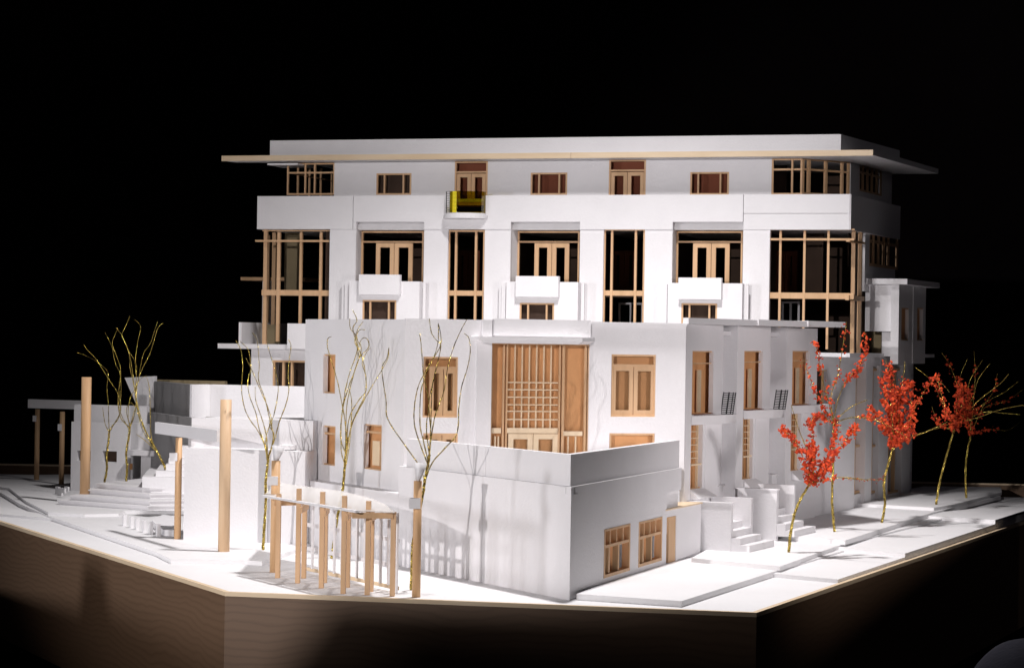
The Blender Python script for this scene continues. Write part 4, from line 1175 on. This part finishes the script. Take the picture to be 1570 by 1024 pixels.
z4 = lambda x, y: (460 + x / 3.303, 470 + y / 3.303)
z5 = lambda x, y: (180 + x / 5.233, 560 + y / 5.233)
z7 = lambda x, y: (100 + x / 3.53, 470 + y / 3.53)
z8 = lambda x, y: (1280 + x / 3.414, 500 + y / 3.413)
z9 = lambda x, y: (1160 + x / 2.765, 490 + y / 2.765)
GG = 'bare gold wire trees on the plaza side'
tree(z4, [(160, 1275), (172, 1190), (190, 1060), (215, 935), (224, 840), (232, 740), (237, 660)],
     [[(237, 660), (225, 560), (210, 480), (190, 380), (158, 270), (140, 210), (140, 165), (158, 152)],
      [(232, 740), (208, 680), (207, 600), (225, 450), (250, 340), (285, 240), (290, 160), (255, 110), (252, 62)],
      [(237, 680), (250, 560), (300, 470), (335, 420), (325, 300), (300, 220), (278, 180), (290, 120), (320, 75)],
      [(235, 720), (262, 600), (310, 500), (360, 410), (415, 320), (445, 260), (450, 208)],
      [(230, 760), (232, 600), (240, 480), (270, 350), (300, 260), (345, 210), (345, 172), (322, 158), (300, 190), (288, 270)],
      [(232, 780), (255, 620), (285, 540), (330, 440), (332, 350), (315, 285), (335, 235), (355, 210)],
      [(228, 800), (208, 720), (213, 540), (245, 410), (290, 290), (310, 210), (285, 160), (300, 120), (330, 118)],
      [(300, 260), (285, 180), (268, 110), (288, 70), (268, 20)], [(225, 840), (250, 700), (262, 500), (250, 420)]],
     0, 'bare gold wire tree behind the pergola, its crown against the tower wall', group=GG)
tree(z4, [(562, 1435), (568, 1300), (575, 1180), (620, 960), (632, 880), (648, 800), (655, 750)],
     [[(632, 880), (600, 800), (530, 700), (445, 570), (435, 470), (415, 320), (440, 260), (450, 210)],
      [(648, 800), (610, 700), (580, 600), (580, 500), (600, 400), (640, 320), (680, 250), (700, 170), (700, 90)],
      [(650, 790), (625, 680), (608, 600), (610, 450), (625, 380), (660, 290), (710, 200), (712, 140), (700, 85)],
      [(655, 760), (662, 640), (655, 560), (650, 460), (625, 350), (618, 250), (612, 180), (605, 140)],
      [(650, 790), (665, 660), (682, 560), (705, 490), (728, 430), (750, 300), (780, 200), (815, 120), (845, 65)],
      [(632, 890), (670, 790), (740, 710), (795, 640), (805, 500), (820, 400), (845, 320), (862, 230), (855, 160), (830, 135)],
      [(655, 750), (662, 600), (665, 500), (670, 400), (690, 310), (713, 200), (690, 170), (665, 130), (655, 60)],
      [(655, 750), (640, 620), (650, 520), (662, 430), (685, 330)]],
     0, 'bare gold wire tree behind the lamp post, crown beside the entrance glazing', group=GG)
tree(z5, [(1168, 1480), (1178, 1300), (1190, 1100), (1190, 935), (1205, 800), (1210, 730)],
     [[(1205, 780), (1180, 640), (1130, 530), (1060, 430), (1020, 340), (998, 220), (1000, 100), (1006, 0), (990, -120), (950, -200)],
      [(1205, 760), (1185, 640), (1140, 520), (1110, 380), (1062, 250), (1045, 130), (1070, 20), (1050, -120), (985, -190)],
      [(1210, 740), (1190, 600), (1215, 500), (1240, 450), (1200, 320), (1160, 230), (1110, 110), (1070, 20), (1030, -60)],
      [(1212, 730), (1250, 600), (1240, 500), (1215, 400), (1185, 270), (1140, 150), (1130, 80), (1138, 0), (1120, -200), (1080, -260)],
      [(1212, 740), (1265, 580), (1300, 450), (1350, 320), (1375, 200), (1370, 60), (1380, -60), (1392, -160), (1370, -210)],
      [(1212, 740), (1255, 560), (1220, 480), (1255, 400), (1290, 200), (1270, 60), (1235, -60), (1200, -170)],
      [(1205, 750), (1200, 600), (1175, 480), (1150, 400), (1110, 280), (1105, 170)]],
     PZ, 'bare gold wire tree before the plain white block, right of the thick column', group=GG)
tree(z7, [(212, 950), (225, 880), (225, 800), (235, 720), (238, 675)],
     [[(238, 680), (218, 640), (208, 590), (203, 545)], [(238, 675), (235, 600), (232, 515), (225, 440), (232, 360), (200, 320), (160, 290), (110, 265), (65, 248)],
      [(238, 680), (262, 640), (300, 560), (285, 470), (240, 400), (190, 320), (160, 275), (120, 235), (100, 205)],
      [(238, 680), (250, 650), (290, 600), (300, 500), (300, 380), (270, 300), (250, 210), (215, 140)]],
     W2 + .1, 'thin bare gold wire tree on the plaza steps, leftmost of all the trees', group=GG)
tree(z7, [(330, 945), (335, 870), (330, 790), (345, 700), (350, 650)],
     [[(345, 660), (310, 600), (290, 540), (297, 455)], [(350, 640), (330, 560), (355, 520), (385, 540), (380, 450), (385, 320), (345, 240), (310, 160), (275, 115)],
      [(350, 650), (370, 580), (385, 520), (370, 400), (350, 270), (320, 190), (305, 155), (330, 100), (350, 50)],
      [(350, 650), (340, 590), (350, 500), (390, 420), (420, 265), (460, 200), (480, 140), (500, 80)],
      [(345, 650), (300, 600), (285, 500), (300, 350), (275, 260), (255, 200), (270, 150), (285, 120)],
      [(352, 650), (380, 560), (385, 400), (380, 300), (390, 200), (408, 110), (375, 70)]],
     W2 + .108, 'bare gold wire tree standing before the dark opening of the rear left building', group=GG)
tree(z7, [(604, 1075), (590, 1000), (540, 870), (500, 790), (460, 715)],
     [[(500, 790), (420, 650), (395, 560), (378, 480), (400, 400), (440, 372)], [(500, 790), (440, 730), (385, 690)],
      [(480, 750), (440, 680), (410, 600), (385, 500), (370, 420), (350, 330), (345, 250), (305, 155)],
      [(490, 770), (465, 700), (460, 560), (455, 440), (440, 380)], [(470, 740), (420, 640), (390, 560), (388, 430), (420, 330), (460, 250), (500, 120), (530, 90)],
      [(480, 760), (430, 690), (408, 640), (400, 600)]],
     W2, 'bare gold wire tree leaning to the left behind the slim timber column', group=GG)
OG = 'wire trees with orange foliage along the right street'
lf = (.05, .8, 9, .011)
tree(z9, [(135, 1003), (145, 900), (165, 810), (195, 745), (230, 690)],
     [dict(p=[(235, 690), (215, 640), (180, 540), (140, 490), (105, 460)], leaf=(.05, 1, 9, .012)), dict(p=[(235, 690), (262, 640), (300, 580), (330, 500), (345, 430)], leaf=(0, .9, 7, .012)),
      dict(p=[(240, 690), (290, 630), (340, 560), (390, 495), (420, 455)], leaf=(0, 1, 10, .013)), dict(p=[(240, 680), (240, 600), (205, 530), (170, 440), (147, 362)], leaf=(0, .45, 7, .011)),
      dict(p=[(250, 690), (330, 670), (400, 670), (470, 680)], leaf=(0, .4, 4, .010)), dict(p=[(240, 680), (238, 580), (240, 500), (232, 430), (260, 400)], leaf=(0, 1, 7, .011)),
      dict(p=[(225, 690), (225, 620), (245, 560), (232, 520)], leaf=(0, 1, 9, .013))],
     S1, 'wire tree with orange foliage at the front of the right sidewalk, nearest the camera', group=OG)
tree(z9, [(332, 918), (325, 840), (320, 760), (325, 600), (327, 430)],
     [dict(p=[(327, 430), (315, 330), (345, 230), (365, 120), (382, 10)], leaf=(.1, .95, 3, .012)), dict(p=[(327, 430), (290, 380), (265, 340), (235, 270), (200, 180)], leaf=(.1, 1, 4, .012)),
      dict(p=[(327, 430), (300, 330), (270, 220), (262, 150), (242, 90)], leaf=(.2, 1, 3, .011)), dict(p=[(327, 430), (345, 340), (385, 250), (430, 210), (462, 120), (458, 50)], leaf=(.35, .95, 5, .012)),
      dict(p=[(330, 430), (400, 370), (470, 340)], leaf=(.0, .1, 2, .009)), dict(p=[(330, 440), (400, 415), (480, 420), (560, 450), (640, 500)], leaf=(.3, 1, 2, .010)),
      dict(p=[(325, 440), (280, 410), (240, 430), (215, 440)], leaf=(0, 1, 7, .012)), dict(p=[(325, 520), (355, 460)], leaf=(0, .1, 1, .008))],
     S2, 'tall thin wire tree with sparse orange tufts before the white garden wall', group=OG)
tree(z8, [(245, 1032), (262, 930), (258, 820), (285, 700), (312, 620)],
     [dict(p=[(312, 620), (270, 530), (225, 470), (180, 425)], leaf=(0, 1, 10, .014)), dict(p=[(305, 610), (280, 480), (262, 350), (245, 260)], leaf=(0, .9, 10, .015)),
      dict(p=[(312, 620), (295, 430), (290, 290), (268, 180)], leaf=(0, 1, 10, .015)), dict(p=[(318, 610), (340, 450), (350, 340), (368, 190)], leaf=(0, .75, 12, .017)),
      dict(p=[(318, 610), (385, 500), (440, 390), (500, 295), (545, 285), (600, 345)], leaf=(0, .8, 6, .012)), dict(p=[(325, 600), (380, 580), (480, 550), (590, 500)], leaf=(0, .5, 7, .010)),
      dict(p=[(262, 780), (240, 800), (150, 802), (60, 795), (0, 790)], leaf=(0, .9, 2, .008)), dict(p=[(330, 585), (270, 520), (200, 485), (120, 475), (0, 495)], leaf=(.2, .6, 2, .008)),
      dict(p=[(325, 610), (400, 510), (395, 370), (380, 290)], leaf=(0, 1, 13, .017)), dict(p=[(315, 610), (330, 520), (310, 420), (330, 330)], leaf=(0, 1, 12, .018)),
      dict(p=[(530, 250), (570, 400), (590, 480)], leaf=(0, 1, 7, .012))],
     S3 - .004, 'wire tree with the densest orange foliage, before the lower side windows', group=OG)
tree(z8, [(530, 933), (548, 820), (590, 660), (625, 540)],
     [dict(p=[(625, 540), (600, 490), (560, 400), (510, 290), (420, 215)], leaf=(0, .75, 5, .010)), dict(p=[(630, 530), (665, 420), (650, 290), (695, 170)], leaf=(0, .7, 9, .015)),
      dict(p=[(640, 520), (690, 400), (705, 290), (775, 175)], leaf=(0, .55, 7, .013)), dict(p=[(640, 520), (720, 380), (750, 280), (812, 195)], leaf=(0, .3, 5, .012)),
      dict(p=[(640, 520), (740, 400), (860, 305), (910, 250)], leaf=(0, .3, 4, .010)), dict(p=[(640, 520), (740, 440), (800, 390), (880, 350), (960, 290)], leaf=(0, .3, 3, .010)),
      dict(p=[(640, 510), (780, 450), (880, 455), (970, 462)], leaf=(0, .3, 2, .008)), dict(p=[(650, 500), (740, 480), (870, 435), (1000, 410)], leaf=(0, .1, 2, .008)),
      dict(p=[(625, 545), (560, 520), (530, 480), (508, 420)], leaf=(.2, .8, 4, .010)), dict(p=[(635, 520), (640, 400), (680, 320), (640, 380)], leaf=(0, 1, 10, .015)),
      dict(p=[(640, 500), (500, 545), (400, 585)], leaf=(0, .3, 2, .008))],
     S4, 'leaning wire tree with orange foliage and long bare gold branches, fourth along the sidewalk', group=OG)
tree(z8, [(688, 898), (684, 780), (690, 680), (712, 570)],
     [dict(p=[(712, 570), (700, 450), (640, 300), (600, 200), (560, 140)], leaf=(0, .9, 4, .010)), dict(p=[(712, 570), (770, 430), (830, 340), (850, 250)], leaf=(0, .9, 3, .010)),
      dict(p=[(715, 565), (800, 540), (900, 545), (965, 505)], leaf=(0, .5, 4, .009)), dict(p=[(715, 560), (780, 430), (900, 390), (985, 330)], leaf=(.2, .8, 3, .009)),
      dict(p=[(712, 565), (725, 400), (735, 250), (728, 130)], leaf=(0, .8, 3, .010)), dict(p=[(712, 560), (690, 500), (680, 430)], leaf=(0, 1, 7, .012))],
     S4, 'slender wire tree with thin orange foliage, farthest back on the right sidewalk', group=OG)

# ------------------------------------------------------------------ grey cloth heap low on the right
cp = AT(1600, 1060, 6.8)
cm = MB(); nn = 24; vs = []; fs_ = []
for i in range(nn + 1):
    for j in range(nn + 1):
        u = i / nn * 2 - 1; v = j / nn * 2 - 1; r2_ = min(1, u * u + v * v)
        h = math.sqrt(max(0, 1 - r2_)) * .24 + .015 * noise.noise(Vector((u * 2, v * 2, .3)))
        vs.append((cp.x + u * .24, cp.y + v * .35, cp.z + h - .08))
for i in range(nn):
    for j in range(nn):
        a = i * (nn + 1) + j; fs_.append((a, a + 1, a + nn + 2, a + nn + 1))
cm.add(vs, fs_)

obj('grey_cloth', cm, GREY, smooth=True, label='crumpled dark grey cloth at the bottom right corner, below the board', cat='cloth')
